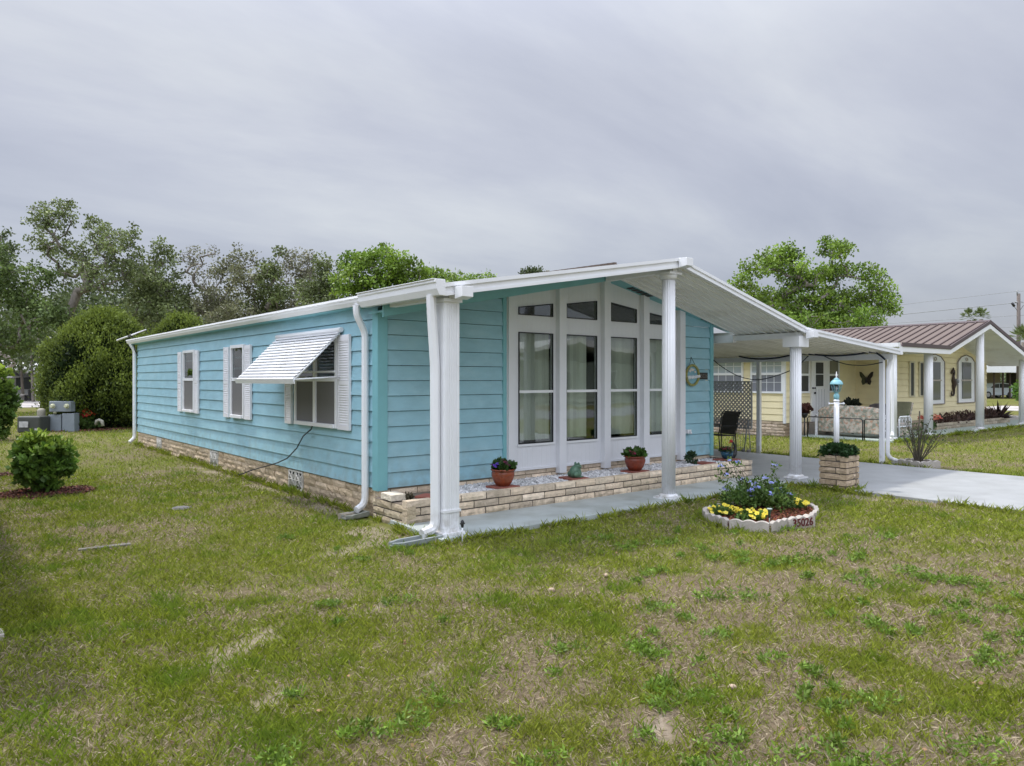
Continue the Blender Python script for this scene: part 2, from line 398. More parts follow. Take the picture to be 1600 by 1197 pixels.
def dryness(x, y):
    d = fbm(x*.75, y*.75, 4); f = fbm(x*3.1+9, y*3.1, 3)
    q = np.clip((d*.55+f*.45-.50)*3.2+.20, 0, 1)
    # the right foreground is the thinnest part of the lawn
    lat = (x-CAM[0])*RT[0]+(y-CAM[1])*RT[1]; dep = (x-CAM[0])*FW[0]+(y-CAM[1])*FW[1]
    h_ = fbm(x*3.0+41, y*3.0+7, 5); q = q+1.1*np.clip((lat+.6)/1.8, 0, 1)*np.clip((8.6-dep)/2.5, 0, 1)*np.clip((h_-.41)*7, 0, 1)+.35*np.clip((lat+3)/3, 0, 1)*np.clip((5.2-dep)/1.5, 0, 1)*np.clip((h_-.5)*7, 0, 1)
    q = q-.12*np.clip(lat/5, 0, 1)*np.clip((dep-10)/6, 0, 1)
    return np.clip(q, 0, 1)
def bareness(x, y):
    b = np.zeros_like(x); w_ = (fbm(x*4, y*4, 3)-.5)
    for (bx, by, rx, ry, rot) in BARE:
        c, s_ = math.cos(rot), math.sin(rot); u = ((x-bx)*c+(y-by)*s_)/rx; v = (-(x-bx)*s_+(y-by)*c)/ry
        b = np.maximum(b, np.clip(1.3-np.sqrt(u*u+v*v)*1.25+w_*2.4, 0, 1)*.75)
    return b
def gheight(x, y):
    near = np.clip(1-np.hypot(x-0, y+2)/16, 0, 1)
    return (fbm(x*.9+3, y*.9, 3)-.5)*.035*near-.012*near
def axis(a, b, s, lo, hi):
    core = list(np.arange(a, b+1e-6, s)); L = []; x = a; st = s
    while x > lo: st *= 1.22; x -= st; L.append(max(x, lo))
    Rr = []; x = b; st = s
    while x < hi: st *= 1.22; x += st; Rr.append(min(x, hi))
    return np.array(L[::-1]+core+Rr)
gx = axis(-7, 14, .11, -900, 900); gy = axis(-9, 7, .11, -500, 1200)
X, Y = np.meshgrid(gx, gy, indexing='ij'); Z = gheight(X, Y)
nx, ny = X.shape; me = bpy.data.meshes.new('ground')
me.vertices.add(nx*ny); me.vertices.foreach_set('co', np.stack([X, Y, Z], -1).ravel())
ii = np.arange(nx*ny).reshape(nx, ny); q = np.stack([ii[:-1, :-1], ii[1:, :-1], ii[1:, 1:], ii[:-1, 1:]], -1).reshape(-1, 4)
me.loops.add(q.size); me.loops.foreach_set('vertex_index', q.ravel().astype(np.int32)); me.polygons.add(len(q)); me.polygons.foreach_set('loop_start', np.arange(0, q.size, 4, dtype=np.int32))
a = me.attributes.new('dry', 'FLOAT', 'POINT'); a.data.foreach_set('value', dryness(X, Y).ravel().astype(np.float32))
a = me.attributes.new('bare', 'FLOAT', 'POINT'); a.data.foreach_set('value', bareness(X, Y).ravel().astype(np.float32))
me.update(calc_edges=True); me.polygons.foreach_set('use_smooth', np.ones(len(q), bool))
GM = bpy.data.materials.new('lawn_soil'); GM.use_nodes = True; t = GM.node_tree; N = t.nodes; L = t.links; b = N['Principled BSDF']
b.inputs['Roughness'].default_value = .95; b.inputs['Specular IOR Level'].default_value = .1
tcn = N.new('ShaderNodeTexCoord')
def gn(scale, det=6, rough=.65, src=None):
    n = N.new('ShaderNodeTexNoise'); n.inputs['Scale'].default_value = scale; n.inputs['Detail'].default_value = det; n.inputs['Roughness'].default_value = rough; L.new(src or tcn.outputs['Object'], n.inputs['Vector']); return n.outputs['Fac']
def gramp(f, stops):
    r = N.new('ShaderNodeValToRGB'); L.new(f, r.inputs[0])
    while len(r.color_ramp.elements) < len(stops): r.color_ramp.elements.new(.5)
    for e_, (p, c) in zip(r.color_ramp.elements, stops): e_.position = p; e_.color = (*c, 1)
    return r.outputs[0]
def gmix(f, A, B):
    m2 = N.new('ShaderNodeMix'); m2.data_type = 'RGBA'
    if isinstance(f, float): m2.inputs['Factor'].default_value = f
    else: L.new(f, m2.inputs['Factor'])
    L.new(A, m2.inputs['A']); L.new(B, m2.inputs['B']); return m2.outputs['Result']
green = gramp(gn(22, 8, .75), [(.30, (.040, .052, .008)), (.5, (.120, .142, .018)), (.72, (.21, .235, .038))])
straw = gramp(gn(30, 9, .8), [(.28, (.060, .045, .030)), (.5, (.170, .130, .088)), (.72, (.30, .245, .175))])
sand = gramp(gn(14, 6, .7), [(.3, (.23, .185, .135)), (.7, (.40, .34, .27))])
adry = N.new('ShaderNodeAttribute'); adry.attribute_name = 'dry'; abare = N.new('ShaderNodeAttribute'); abare.attribute_name = 'bare'
mr = N.new('ShaderNodeMapRange'); L.new(adry.outputs['Fac'], mr.inputs['Value']); mr.inputs['To Min'].default_value = .22; mr.inputs['To Max'].default_value = .95
cmb = gmix(abare.outputs['Fac'], gmix(mr.outputs[0], green, straw), sand)
L.new(cmb, b.inputs['Base Color'])
bp = N.new('ShaderNodeBump'); bp.inputs['Strength'].default_value = .7; bp.inputs['Distance'].default_value = .03; L.new(gn(45, 6, .7), bp.inputs['Height']); L.new(bp.outputs[0], b.inputs['Normal'])
me.materials.append(GM); go = bpy.data.objects.new('ground', me); COL.objects.link(go); tag(go, kind='structure')

# paving: porch walkway, driveway under the carport, streets
mb = MB()
mb.extrude([(-.24, -1.84, -.08), (6.85, -1.84, -.08), (6.85, 0, -.08), (-.05, 0, -.08)], (0, 0, .128)); mb.build('porch_walkway', SLABM, bevel=.008)['kind'] = 'structure'
mb = MB()
mb.extrude([(6.85, -16, -.08), (10.85, -16, -.08), (10.95, 8, -.08), (6.85, 8, -.08)], (0, 0, .120))
for yy in (-4.6, -8.6): pass
mb.build('driveway', DRIVEM, bevel=.008)['kind'] = 'structure'
ROADM = mat('pale_asphalt', (.20, .20, .205), .9, .12, 3, .2, 60)
mb = MB(); mb.box(-400, 400, -23, -16, -.05, .012); mb.build('street', ROADM)['kind'] = 'structure'
PALEC = mat('pale_concrete', (.46, .43, .41), .8, .06, 1)
mb = MB(); mb.poly([(-30, 46, .02), (5.5, 47.5, .02), (7, 66, .02), (-30, 66, .02)]); mb.poly([(-.3, 52.5, .026), (2.4, 51.4, .026), (2.5, 51.9, .026), (-.2, 53.2, .026)])
mb.build('rear_driveway', PALEC)['kind'] = 'structure'
mb = MB(); mb.box(30.2, 37, -16, 6, -.05, .03); mb.box(44, 52, -4, 9, -.05, .03); mb.build('far_driveway', PALEC)['kind'] = 'structure'

# ------------------------------------------------------------ helpers for buildings
def lap_wall(mb, p0, d, length, n, z0, z1, lap=.203, out=.024, gap=.007):
    "lapped siding boards on a wall from p0 along unit d, outward normal n"
    p0, d, n = V(p0), V(d), V(n); z = z0
    while z < z1-.01:
        t = min(z+lap, z1); a = p0+V((0, 0, z+gap)); b_ = p0+V((0, 0, t)); D = d*length
        lo, hi = n*out, n*.003
        mb.hexa([a-n*.03, a+lo, a+lo+D, a-n*.03+D, b_-n*.03, b_+hi, b_+hi+D, b_-n*.03+D]); z = t
    return mb
BR = random.Random(3)
def brick_col(rng, tint=(1, 1, 1)):
    k = rng.uniform(.80, 1.15); c = rng.choice([(.55, .475, .37), (.58, .505, .40), (.48, .41, .31), (.60, .52, .42), (.52, .44, .34), (.44, .38, .30)])
    return tuple(min(1, q*k*t) for q, t in zip(c, tint))
def brick_wall(mb, p0, d, n, length, rows, z0, bl=.40, bh=.095, gap=.014, depth=.10, tint=(1, 1, 1), rough=.006, cut=None):
    p0, d, n = V(p0), V(d).normalized(), V(n); rng = BR
    for r in range(rows):
        s = -bl*.5*(r % 2)-rng.uniform(0, .03)
        while s < length:
            a, e_ = max(0, s), min(length, s+bl-gap); s += bl
            if e_-a < .04: continue
            if cut and any(a < c1 and e_ > c0 for c0, c1 in cut):
                for c0, c1 in cut:
                    if a < c1 and e_ > c0:
                        if a < c0: e_ = c0
                        else: a = c1
                if e_-a < .05: continue
            z = z0+r*bh; h = bh-gap; k = max(1, int((e_-a)/.1)); c = brick_col(rng, tint)
            # a rough split face: front vertices pushed in and out
            prev = None
            fr = [[rng.uniform(-rough, rough)+(.0 if 0 < j < k else -.006) for j in range(k+1)] for _ in range(3)]
            base = len(mb.v)
            for j in range(k+1):
                q = p0+d*(a+(e_-a)*j/k)
                for w_, (zz_, o_) in enumerate(((z, fr[0][j]-.004), (z+h*.5, fr[1][j]+.004), (z+h, fr[2][j]-.004))):
                    mb.v.append(tuple(q+n*o_+V((0, 0, zz_))))
                mb.v.append(tuple(q-n*depth+V((0, 0, z)))); mb.v.append(tuple(q-n*depth+V((0, 0, z+h))))
            for j in range(k):
                A = base+j*5; B = A+5
                for q4 in ([A, B, B+1, A+1], [A+1, B+1, B+2, A+2], [A+2, B+2, B+4, A+4], [A, A+3, B+3, B]): mb.face(q4, c)
            mb.face([base, base+1, base+2, base+4, base+3], c); E_ = base+k*5; mb.face([E_+3, E_+4, E_+2, E_+1, E_], c)
    return mb

# ============================================================ THE TEAL HOUSE
H = thing('mobile_home', (0, 0, 0), 'light blue lap sided mobile home with white gabled porch roof and tall front windows', 'house')
ZB = .36; RX = 4.1; LEN = 13.65; RH = 7.75
def zroof(x): return 2.875+.195*(x+.1) if x < RX else 2.875+.195*(RX+.1)-.205*(x-RX)     # top of the shingles
# -- side wall
mb = MB(); lap_wall(mb, (0, 0, 0), (0, 1, 0), LEN, (-1, 0, 0), ZB, 2.80)
side = mb.build('side_wall', TEAL, H)
mb = MB(); mb.box(.05, .12, .05, LEN, .0, 2.8); mb.box(.05, 7.15, LEN-.1, LEN, 0, 2.8); mb.box(7.05, 7.14, .1, LEN-.1, 0, 2.75); mb.build('wall_core', TEALTRIM, H)
mb = MB(); lap_wall(mb, (7.18, 0, 0), (0, 1, 0), LEN, (1, 0, 0), ZB, 2.70); mb.build('side_wall', TEAL, H)
# -- front walls, clipped under the roof slope
def clip_roof(mb, dz):
    mb.clip((RX, 0, zroof(RX)-dz), V((-.195, 0, 1))); mb.clip((RX, 0, zroof(RX)-dz), V((.205, 0, 1))); return mb
for (xa, xb) in ((0.0, 2.13), (6.32, 7.18)):
    mb = MB(); lap_wall(mb, (xa, 0, 0), (1, 0, 0), xb-xa, (0, -1, 0), ZB, 3.6); clip_roof(mb, .2); mb.build('front_wall', TEAL, H)
# white siding of the window wall
mb = MB(); mb.box(2.12, 6.33, -.022, .03, .44, .80)
wins = [(2.35, 3.05), (3.33, 4.03), (4.34, 5.01), (5.33, 6.02)]
tran = [(2.78, 2.90, 2.99), (2.78, 3.01, 3.10), (2.78, 3.10, 3.02), (2.78, 2.98, 2.91)]
xs = [2.12]
for a_, b_ in wins: xs += [a_, b_]
xs.append(6.33)
for i in range(0, 10, 2): mb.box(xs[i], xs[i+1], -.022, .03, .80, 3.6)
for (a_, b_), (zb, zl, zr) in zip(wins, tran):
    mb.box(a_, b_, -.022, .03, 2.52, zb)
    mb.hexa([(a_, -.022, zl), (b_, -.022, zr), (b_, .03, zr), (a_, .03, zl), (a_, -.022, 3.7), (b_, -.022, 3.7), (b_, .03, 3.7), (a_, .03, 3.7)])
clip_roof(mb, .2)
BEAD = mat('white_beadboard', (.74, .75, .78), .55, .02, 3)
_t = BEAD.node_tree; _w = _t.nodes.new('ShaderNodeTexWave'); _w.wave_type = 'BANDS'; _w.bands_direction = 'X'; _w.inputs['Scale'].default_value = 3.3
_c = _t.nodes.new('ShaderNodeTexCoord'); _t.links.new(_c.outputs['Object'], _w.inputs['Vector']); _r = _t.nodes.new('ShaderNodeMapRange'); _r.inputs['From Min'].default_value = .90; _r.inputs['From Max'].default_value = 1.0; _r.inputs['To Min'].default_value = 1; _r.inputs['To Max'].default_value = 0; _t.links.new(_w.outputs['Fac'], _r.inputs['Value'])
_b = _t.nodes.new('ShaderNodeBump'); _b.inputs['Strength'].default_value = .5; _b.inputs['Distance'].default_value = .006; _t.links.new(_r.outputs[0], _b.inputs['Height']); _t.links.new(_b.outputs[0], _t.nodes['Principled BSDF'].inputs['Normal'])
mb.build('window_wall', BEAD, H)
mb = MB(); mb.box(2.10, 6.35, -.045, -.020, .42, .455); mb.build('sill_board', WHITEFLAT, H)
for i, xp in enumerate((2.20, 3.19, 4.20, 5.18, 6.18)):
    mb = MB(); wdt = .15 if i else .12
    mb.box(xp-wdt/2, xp+wdt/2, -.115 if i else -.06, -.018, .33 if 0 < i else .44, 3.7); clip_roof(mb, .22); mb.build('mullion_post', WHITEFLAT, H, bevel=.004)
def pane_frame(mb, a_, b_, z0, zl, zr, y, w_=.015, d=.02):
    "thin dark seal round a glass opening on the front"
    mb.hexa([(a_, y-d, z0), (a_+w_, y-d, z0), (a_+w_, y, z0), (a_, y, z0), (a_, y-d, zl), (a_+w_, y-d, zl), (a_+w_, y, zl), (a_, y, zl)])
    mb.hexa([(b_-w_, y-d, z0), (b_, y-d, z0), (b_, y, z0), (b_-w_, y, z0), (b_-w_, y-d, zr), (b_, y-d, zr), (b_, y, zr), (b_-w_, y, zr)])
    mb.box(a_+w_, b_-w_, y-d, y, z0, z0+w_)
    mb.hexa([(a_+w_, y-d, zl-w_), (b_-w_, y-d, zr-w_), (b_-w_, y, zr-w_), (a_+w_, y, zl-w_), (a_+w_, y-d, zl), (b_-w_, y-d, zr), (b_-w_, y, zr), (a_+w_, y, zl)])
# interior behind the glass: floor, walls, vertical blinds
mb = MB(); mb.box(1.9, 6.5, 2.6, 2.7, .4, 3.0); mb.box(1.9, 2.0, .06, 2.6, .4, 2.95); mb.box(6.4, 6.5, .06, 2.6, .4, 2.95); mb.box(2.0, 6.4, .06, 2.6, .36, .42); mb.build('room', DARKIN, H)
rb = random.Random(5)
for i, ((a_, b_), (zb, zl, zr)) in enumerate(zip(wins, tran)):
    f = MB(); pane_frame(f, a_, b_, .82, 2.52, 2.52, -.018); fo = f.build('tall_window', BLACK, H); g = MB(); g.box(a_-.025, b_+.025, -.045, -.023, .785, .818); g.build('window_sill', WHITE, fo)
    g = MB(); g.box(a_+.005, b_-.005, -.012, -.006, .825, 2.515); g.build('pane', GLASS, fo)
    g = MB(); g.box(a_+.01, b_-.01, -.045, -.013, 1.595, 1.635); g.build('meeting_rail', WHITE, fo)
    bl = MB(); x = a_-.02; skip = b_-.17 if i < 3 else 9
    while x < b_+.03:
        ang = rb.uniform(.55, .95); wd = .088
        if not (i == 1 and x > b_-.16):
            dx, dy = wd*math.cos(ang), wd*math.sin(ang)
            k = rb.uniform(.80, 1.05)
            bl.extrude([(x, .14, .86), (x+dx, .14-dy*.8, .86), (x+dx, .14-dy*.8, 2.58), (x, .14, 2.58)], (.004, .003, 0), c=(k, k, k))
        x += .075
    bl.build('vertical_blind', mat('blind_vcol', (.84, .86, .78), .8, vcol=True, transl=.3), fo)
    f = MB(); pane_frame(f, a_, b_, zb, zl, zr, -.018); fo = f.build('transom_window', BLACK, H)
    g = MB(); g.hexa([(a_+.005, -.012, zb+.005), (b_-.005, -.012, zb+.005), (b_-.005, -.006, zb+.005), (a_+.005, -.006, zb+.005), (a_+.005, -.012, zl-.005), (b_-.005, -.012, zr-.005), (b_-.005, -.006, zr-.005), (a_+.005, -.006, zl-.005)])
    g.build('pane', GLASS, fo)
# -- corner boards
mb = MB(); mb.box(-.035, .11, -.035, .0, ZB-.02, 2.9); mb.box(-.035, .0, -.0, .11, ZB-.02, 2.8); clip_roof(mb, .16); mb.build('corner_board', TEALTRIM, H)
mb = MB(); mb.box(7.12, 7.215, -.035, .03, ZB-.02, 2.9); clip_roof(mb, .16); mb.build('corner_board', TEALTRIM, H)
mb = MB(); mb.box(2.055, 2.12, -.032, .02, ZB, 3.3); clip_roof(mb, .16); mb.build('corner_board', TEALTRIM, H)
# -- foundation
mb = MB(); mb.box(.012, .5, .005, LEN-.05, -.05, ZB); mb.box(.5, 7.15, .005, .4, -.05, ZB); mb.box(7.0, 7.15, .4, LEN-.05, -.05, ZB)
fd = mb.build('foundation', SKIRTB, H)
mb = MB(); cuts = [(2.45, 3.0), (6.65, 7.15), (11.1, 11.55)]
brick_wall(mb, (-.005, -.02, 0), (0, 1, 0), (-1, 0, 0), LEN, 4, -.03, bl=.41, bh=.0965, gap=.006, rough=.010, tint=(.95, .87, .76), cut=cuts)
mb.build('foundation_block', BRICK, H); mb = MB()
brick_wall(mb, (-.005, -.012, 0), (1, 0, 0), (0, -1, 0), 7.18, 4, -.03, bl=.41, bh=.0965, gap=.017, tint=(1.12, 1.06, 1.02))
mb.build('foundation_block', BRICK, H)
mb = MB(); mb.box(2.12, 6.33, .005, .03, .36, .45); mb.build('sill_core', SKIRTB, H)
mb = MB(); brick_wall(mb, (2.12, -.012, 0), (1, 0, 0), (0, -1, 0), 4.21, 1, .355, bl=.41, bh=.092, gap=.014, depth=.03, tint=(1.12, 1.06, 1.02)); mb.build('foundation_block', BRICK, H)
for (c0, c1) in cuts:
    v = MB(); v.box(.012, .02, c0, c1, .04, .34)
    vo = v.build('foundation_vent', BLACK, H); g = MB(); ym = (c0+c1)/2; nn_ = 2
    for j in range(nn_):
        ya = c0+(c1-c0)*j/nn_; yb = c0+(c1-c0)*(j+1)/nn_
        g.box(-.012, .012, ya, yb, .04, .062); g.box(-.012, .012, ya, yb, .318, .34); g.box(-.012, .012, ya, ya+.02, .062, .318); g.box(-.012, .012, yb-.02, yb, .062, .318)
        for (p, q_) in (((ya, .06), (yb, .32)), ((yb, .06), (ya, .32)), (((ya+yb)/2, .06), ((ya+yb)/2, .32)), ((ya, .19), (yb, .19))):
            g.tube([(-.004, p[0], p[1]), (-.004, q_[0], q_[1])], .012, 4)
        for s_ in (-1, 1):
            g.tube([(-.004, (ya+yb)/2+.09*math.cos(a), .19+.09*math.sin(a)) for a in np.linspace(0, 2*PI, 13)], .010, 4)
    g.build('vent_grille', mat('white_breeze_block', (.62, .60, .55), .9, .1, 20), vo)
# -- shingle roof
mb = MB()
for (xa, xb) in ((-.16, RX), (RX, RH)):
    za, zb = zroof(xa), zroof(xb)
    mb.hexa([(xa, -.36, za-.05), (xb, -.36, zb-.05), (xb, LEN+.3, zb-.05), (xa, LEN+.3, za-.05), (xa, -.36, za), (xb, -.36, zb), (xb, LEN+.3, zb), (xa, LEN+.3, za)])
rf = mb.build('roof', SHING, H)
rs_ = random.Random(11); mb = MB(); x = -.16       # ragged ends of the shingle courses along the front
while x < RX-.02:
    xe = min(RX, x+rs_.uniform(.10, .17)); mb.hexa([(x, -.40, zroof(x)-.03), (xe, -.40, zroof(xe)-.03), (xe, .4, zroof(xe)-.03), (x, .4, zroof(x)-.03), (x, -.40-rs_.uniform(0, .03), zroof(x)+.012), (xe, -.40-rs_.uniform(0, .03), zroof(xe)+.004), (xe, .4, zroof(xe)+.004), (x, .4, zroof(x)+.012)]); x = xe
mb.build('shingle_edge', SHING, rf)
mb = MB()          # boxed teal rake with its underside
for (xa, xb) in ((-.12, RX), (RX, RH)):
    za, zb = zroof(xa)-.052, zroof(xb)-.052; dd_ = .225 if xa < 0 else .17
    mb.hexa([(xa, -.34, za-dd_), (xb, -.34, zb-dd_), (xb, -.31, zb-dd_), (xa, -.31, za-dd_), (xa, -.34, za), (xb, -.34, zb), (xb, -.31, zb), (xa, -.31, za)])
    mb.hexa([(xa, -.31, za-.165), (xb, -.31, zb-.165), (xb, .03, zb-.165), (xa, .03, za-.165), (xa, -.31, za-.14), (xb, -.31, zb-.14), (xb, .03, zb-.14), (xa, .03, za-.14)])
    mb.hexa([(xa, -.365, za-.045), (xb, -.365, zb-.045), (xb, -.34, zb-.045), (xa, -.34, za-.045), (xa, -.365, za+.0), (xb, -.365, zb+.0), (xb, -.34, zb+.0), (xa, -.34, za+.0)])
rake = mb.build('rake_board', TEALTRIM, H)
for xc in (1.2, 4.95, 7.0):
    v = MB(); sl = .186 if xc < RX else -.205
    for k in range(5):
        x = xc-.28+k*.115; z = zroof(x)-.228
        v.hexa([(x, -.24, z), (x+.075, -.24, z+sl*.075), (x+.075, -.10, z+sl*.075), (x, -.10, z), (x, -.24, z+.008), (x+.075, -.24, z+sl*.075+.008), (x+.075, -.10, z+sl*.075+.008), (x, -.10, z+.008)])
    v.build('soffit_vent', BLACK, rake)
# side eave soffit and gutter
mb = MB(); mb.box(-.16, .0, 0, LEN+.2, 2.765, 2.79); mb.build('eave_soffit', TEALTRIM, H)
def gutter(mb, x, y0, y1, zt, h=.12, w_=.12):
    P = [(x, zt), (x-w_, zt), (x-w_-.004, zt-.03), (x-w_+.012, zt-.045), (x-w_+.016, zt-h*.6), (x-w_+.05, zt-h), (x, zt-h)]
    return mb.extrude([(a_, y0, b_) for a_, b_ in P], (0, y1-y0, 0))
mb = MB(); gutter(mb, -.12, .03, LEN+.3, 2.895); mb.build('gutter', WHITE, H)
mb = MB(); gutter(mb, -.17, -1.82, .02, 2.90, .17, .13); mb.box(-.32, -.16, -1.80, .02, 2.90, 2.908); mb.build('porch_gutter', WHITE, H)
# -- porch roof (white pan roof)
AP = 3.93; YF = -1.80; YB = -.37
def zp(x):
    if x <= AP: return 2.86+.172*(x+.15)
    if x <= 7.45: return zp(AP)-.243*(x-AP)
    return zp(7.45)-.078*(x-7.45)
mb = MB()
def pan(xa, xb, y0, y1, top=0.0, th=.05, zfun=zp):
    za, zb = zfun(xa)-top, zfun(xb)-top
    mb.hexa([(xa, y0, za-th), (xb, y0, zb-th), (xb, y1, zb-th), (xa, y1, za-th), (xa, y0, za), (xb, y0, zb), (xb, y1, zb), (xa, y1, za)])
pan(-.17, AP, YF+.03, YB, .015); pan(AP, 7.5, YF+.03, YB, .015)
# seams of the pans, running with the slope
for s_ in np.arange(YF+.14, YB, .15):
    pan(-.15, AP-.02, s_, s_+.018, .065, .016); pan(AP+.02, 7.4, s_, s_+.018, .065, .016)
mb.build('porch_roof', SOFFIT, H)
mb = MB()
def fascia(xa, xb, h=.15):
    za, zb = zp(xa)+.012, zp(xb)+.012
    for (y0, y1, t0, t1) in ((YF-.0, YF+.03, 0, h), (YF-.022, YF-.0, 0, .045), (YF-.010, YF, h-.035, h)):
        mb.hexa([(xa, y0, za-t1), (xb, y0, zb-t1), (xb, y1, zb-t1), (xa, y1, za-t1), (xa, y0, za-t0), (xb, y0, zb-t0), (xb, y1, zb-t0), (xa, y1, za-t0)])
fascia(-.19, AP, .145); fascia(AP, 7.45, .11); mb.build('porch_fascia', WHITE, H)
# header beams over the columns, ends showing in front of the fascia
COLS = [(0.0, 'square'), (3.93, 'round'), (7.45, 'round')]
for i, (cx_, kind) in enumerate(COLS):
    mb = MB(); zt = zp(cx_)-.07 if i != 1 else zp(cx_)-.085
    hb = .10
    mb.box(cx_-.05, cx_+.05, -.37, -1.72, zt-hb, zt)
    # boxed end cap
    zc_ = zp(cx_)-.005-(.0 if i == 1 else .05)
    mb.hexa([(cx_-.05, YF-.17, zc_-.115), (cx_+.10, YF-.17, zc_-.115), (cx_+.12, YF-.023, zc_-.135), (cx_-.05, YF-.023, zc_-.135), (cx_-.05, YF-.17, zc_), (cx_+.10, YF-.17, zc_), (cx_+.12, YF-.023, zc_+.005), (cx_-.05, YF-.023, zc_+.005)])
    mb.build('header_beam', WHITE, H, bevel=.004)
    ctop = zt-hb-.002
    y_ = -1.60
    c = MB()
    c.box(cx_-.155, cx_+.155, y_-.155, y_+.155, .046, .075)
    if kind == 'round':
        c.lathe([(.145, .075), (.135, .10), (.112, .115)], (cx_, y_, 0), 32)
        c.lathe([(.101, .115), (.097, ctop-.10)], (cx_, y_, 0), 96, flutes=16, fl=.11)
        c.lathe([(.112, ctop-.10), (.125, ctop-.06), (.13, ctop-.03)], (cx_, y_, 0), 32); c.box(cx_-.14, cx_+.14, y_-.14, y_+.14, ctop-.03, ctop)
    else:
        c.box(cx_-.10, cx_+.10, y_-.10, y_+.10, .075, ctop-.04)
        for k in range(7):
            u = -.085+k*.0245
            c.box(cx_+u, cx_+u+.013, y_-.107, y_-.098, .12, ctop-.06); c.box(cx_-.107, cx_-.098, y_+u, y_+u+.013, .12, ctop-.06)
        c.box(cx_-.125, cx_+.125, y_-.125, y_+.125, ctop-.04, ctop); c.box(cx_-.115, cx_+.115, y_-.115, y_+.115, .30, .33)
    c.build('porch_column', WHITE, H, bevel=0)
    if i == 2:
        c = MB(); c.box(cx_-.16, cx_+.16, y_-.16, y_+.16, ctop-.16, ctop+.03); c.build('column_capital', WHITE, H, bevel=.004)
# downspouts
def spout(pts, name='downspout', w1=.085, w2=.075):
    m2 = MB(); pts = [V(p) for p in pts]
    Q = [pts[0]]
    for i in range(1, len(pts)-1):
        a = (pts[i-1]-pts[i]); b = (pts[i+1]-pts[i]); k = min(.05, a.length*.4, b.length*.4)
        Q += [pts[i]+a.normalized()*k, pts[i]+(a.normalized()+b.normalized())*k*.3, pts[i]+b.normalized()*k]
    Q.append(pts[-1]); m2.tube(Q, w1*.56, 8, sm=False)
    return m2
sp = spout([(-.20, .24, 2.78), (-.20, .24, 2.66), (-.075, .24, 2.42), (-.075, .24, .20), (-.11, .24, .13), (-.22, .20, .085)]); sp.build('downspout', WHITE, H)
sp = spout([(-.23, -1.62, 2.74), (-.225, -1.62, 2.6), (-.165, -1.60, 1.95), (-.16, -1.60, .19), (-.19, -1.60, .12), (-.34, -1.61, .085)], w1=.10, w2=.08); sp.build('downspout', WHITE, H)
sp = spout([(-.18, LEN+.05, 2.78), (-.08, LEN+.03, 2.60), (-.08, LEN+.03, .2), (-.22, LEN-.05, .08)]); sp.build('downspout', WHITE, H)
# -- side windows
def side_window(y0, y1, z0=1.08, z1=2.45, double=False, sh=(0, 0), louv=False):
    f = MB(); x = -.024; d = .045; w_ = .06
    f.box(x-d, x+.03, y0, y0+w_, z0, z1); f.box(x-d, x+.03, y1-w_, y1, z0, z1); f.box(x-d, x+.03, y0+w_, y1-w_, z1-w_, z1); f.box(x-d-.03, x+.03, y0+w_, y1-w_, z0, z0+.055)
    halves = [(y0+w_, y1-w_)]
    if double:
        m = (y0+y1)/2; f.box(x-d, x+.03, m-.045, m+.045, z0+.055, z1-w_); halves = [(y0+w_, m-.045), (m+.045, y1-w_)]
    zm = 1.80
    for (a_, b_) in halves: f.box(x-d+.008, x+.01, a_, b_, zm-.03, zm+.03)
    fo = f.build('side_window', WHITE, H, bevel=.003)
    for (a_, b_) in halves:
        if double:
            # tilted-out upper sash rail
            g = MB(); g.box(x-.07, x-.045, a_-.03, b_+.03, zm+.10, zm+.125); g.build('sash_rail', WHITE, fo)
        g = MB(); g.box(x-.012, x-.006, a_, b_, zm+.03, z1-w_); g.build('pane', GLASS2, fo)
        g = MB(); g.box(x-.022, x-.018, a_, b_, z0+.055, zm-.03); g.build('insect_screen', SCREEN, fo)
        g = MB(); g.box(x+.004, x+.012, a_-.0, b_+.0, z0+.05, z1-w_); g.build('room', DARKIN, fo)
    for (s0, s1) in sh:
        s = MB(); s.box(-.050, -.022, s0, s1, z0-.01, z1-.02)
        so_ = s.build('shutter', SHUT, H, bevel=.003); l = MB(); n_ = 30
        e_ = .035
        l.box(-.062, -.050, s0, s0+e_, z0-.01, z1-.02); l.box(-.062, -.050, s1-e_, s1, z0-.01, z1-.02)
        for zc__ in (z0+.02, (z0+z1)/2-.02, z1-.08): l.box(-.062, -.050, s0+e_, s1-e_, zc__-.03, zc__+.03)
        if louv or True:
            for k in range(34):
                z = z0+.06+k*(z1-z0-.16)/34
                l.hexa([(-.050, s0+e_, z), (-.050, s1-e_, z), (-.049, s1-e_, z), (-.049, s0+e_, z), (-.060, s0+e_, z-.0+.004), (-.060, s1-e_, z+.004), (-.049, s1-e_, z+.026), (-.049, s0+e_, z+.026)])
        l.build('louvre', SHUT, so_)
side_window(8.12, 8.98, sh=[(7.84, 8.10), (9.12, 9.42)])
side_window(4.98, 5.72, sh=[(4.64, 4.96), (5.84, 6.14)])
side_window(1.12, 2.64, double=True, sh=[(.74, 1.10), (2.78, 3.04)], z0=1.10)
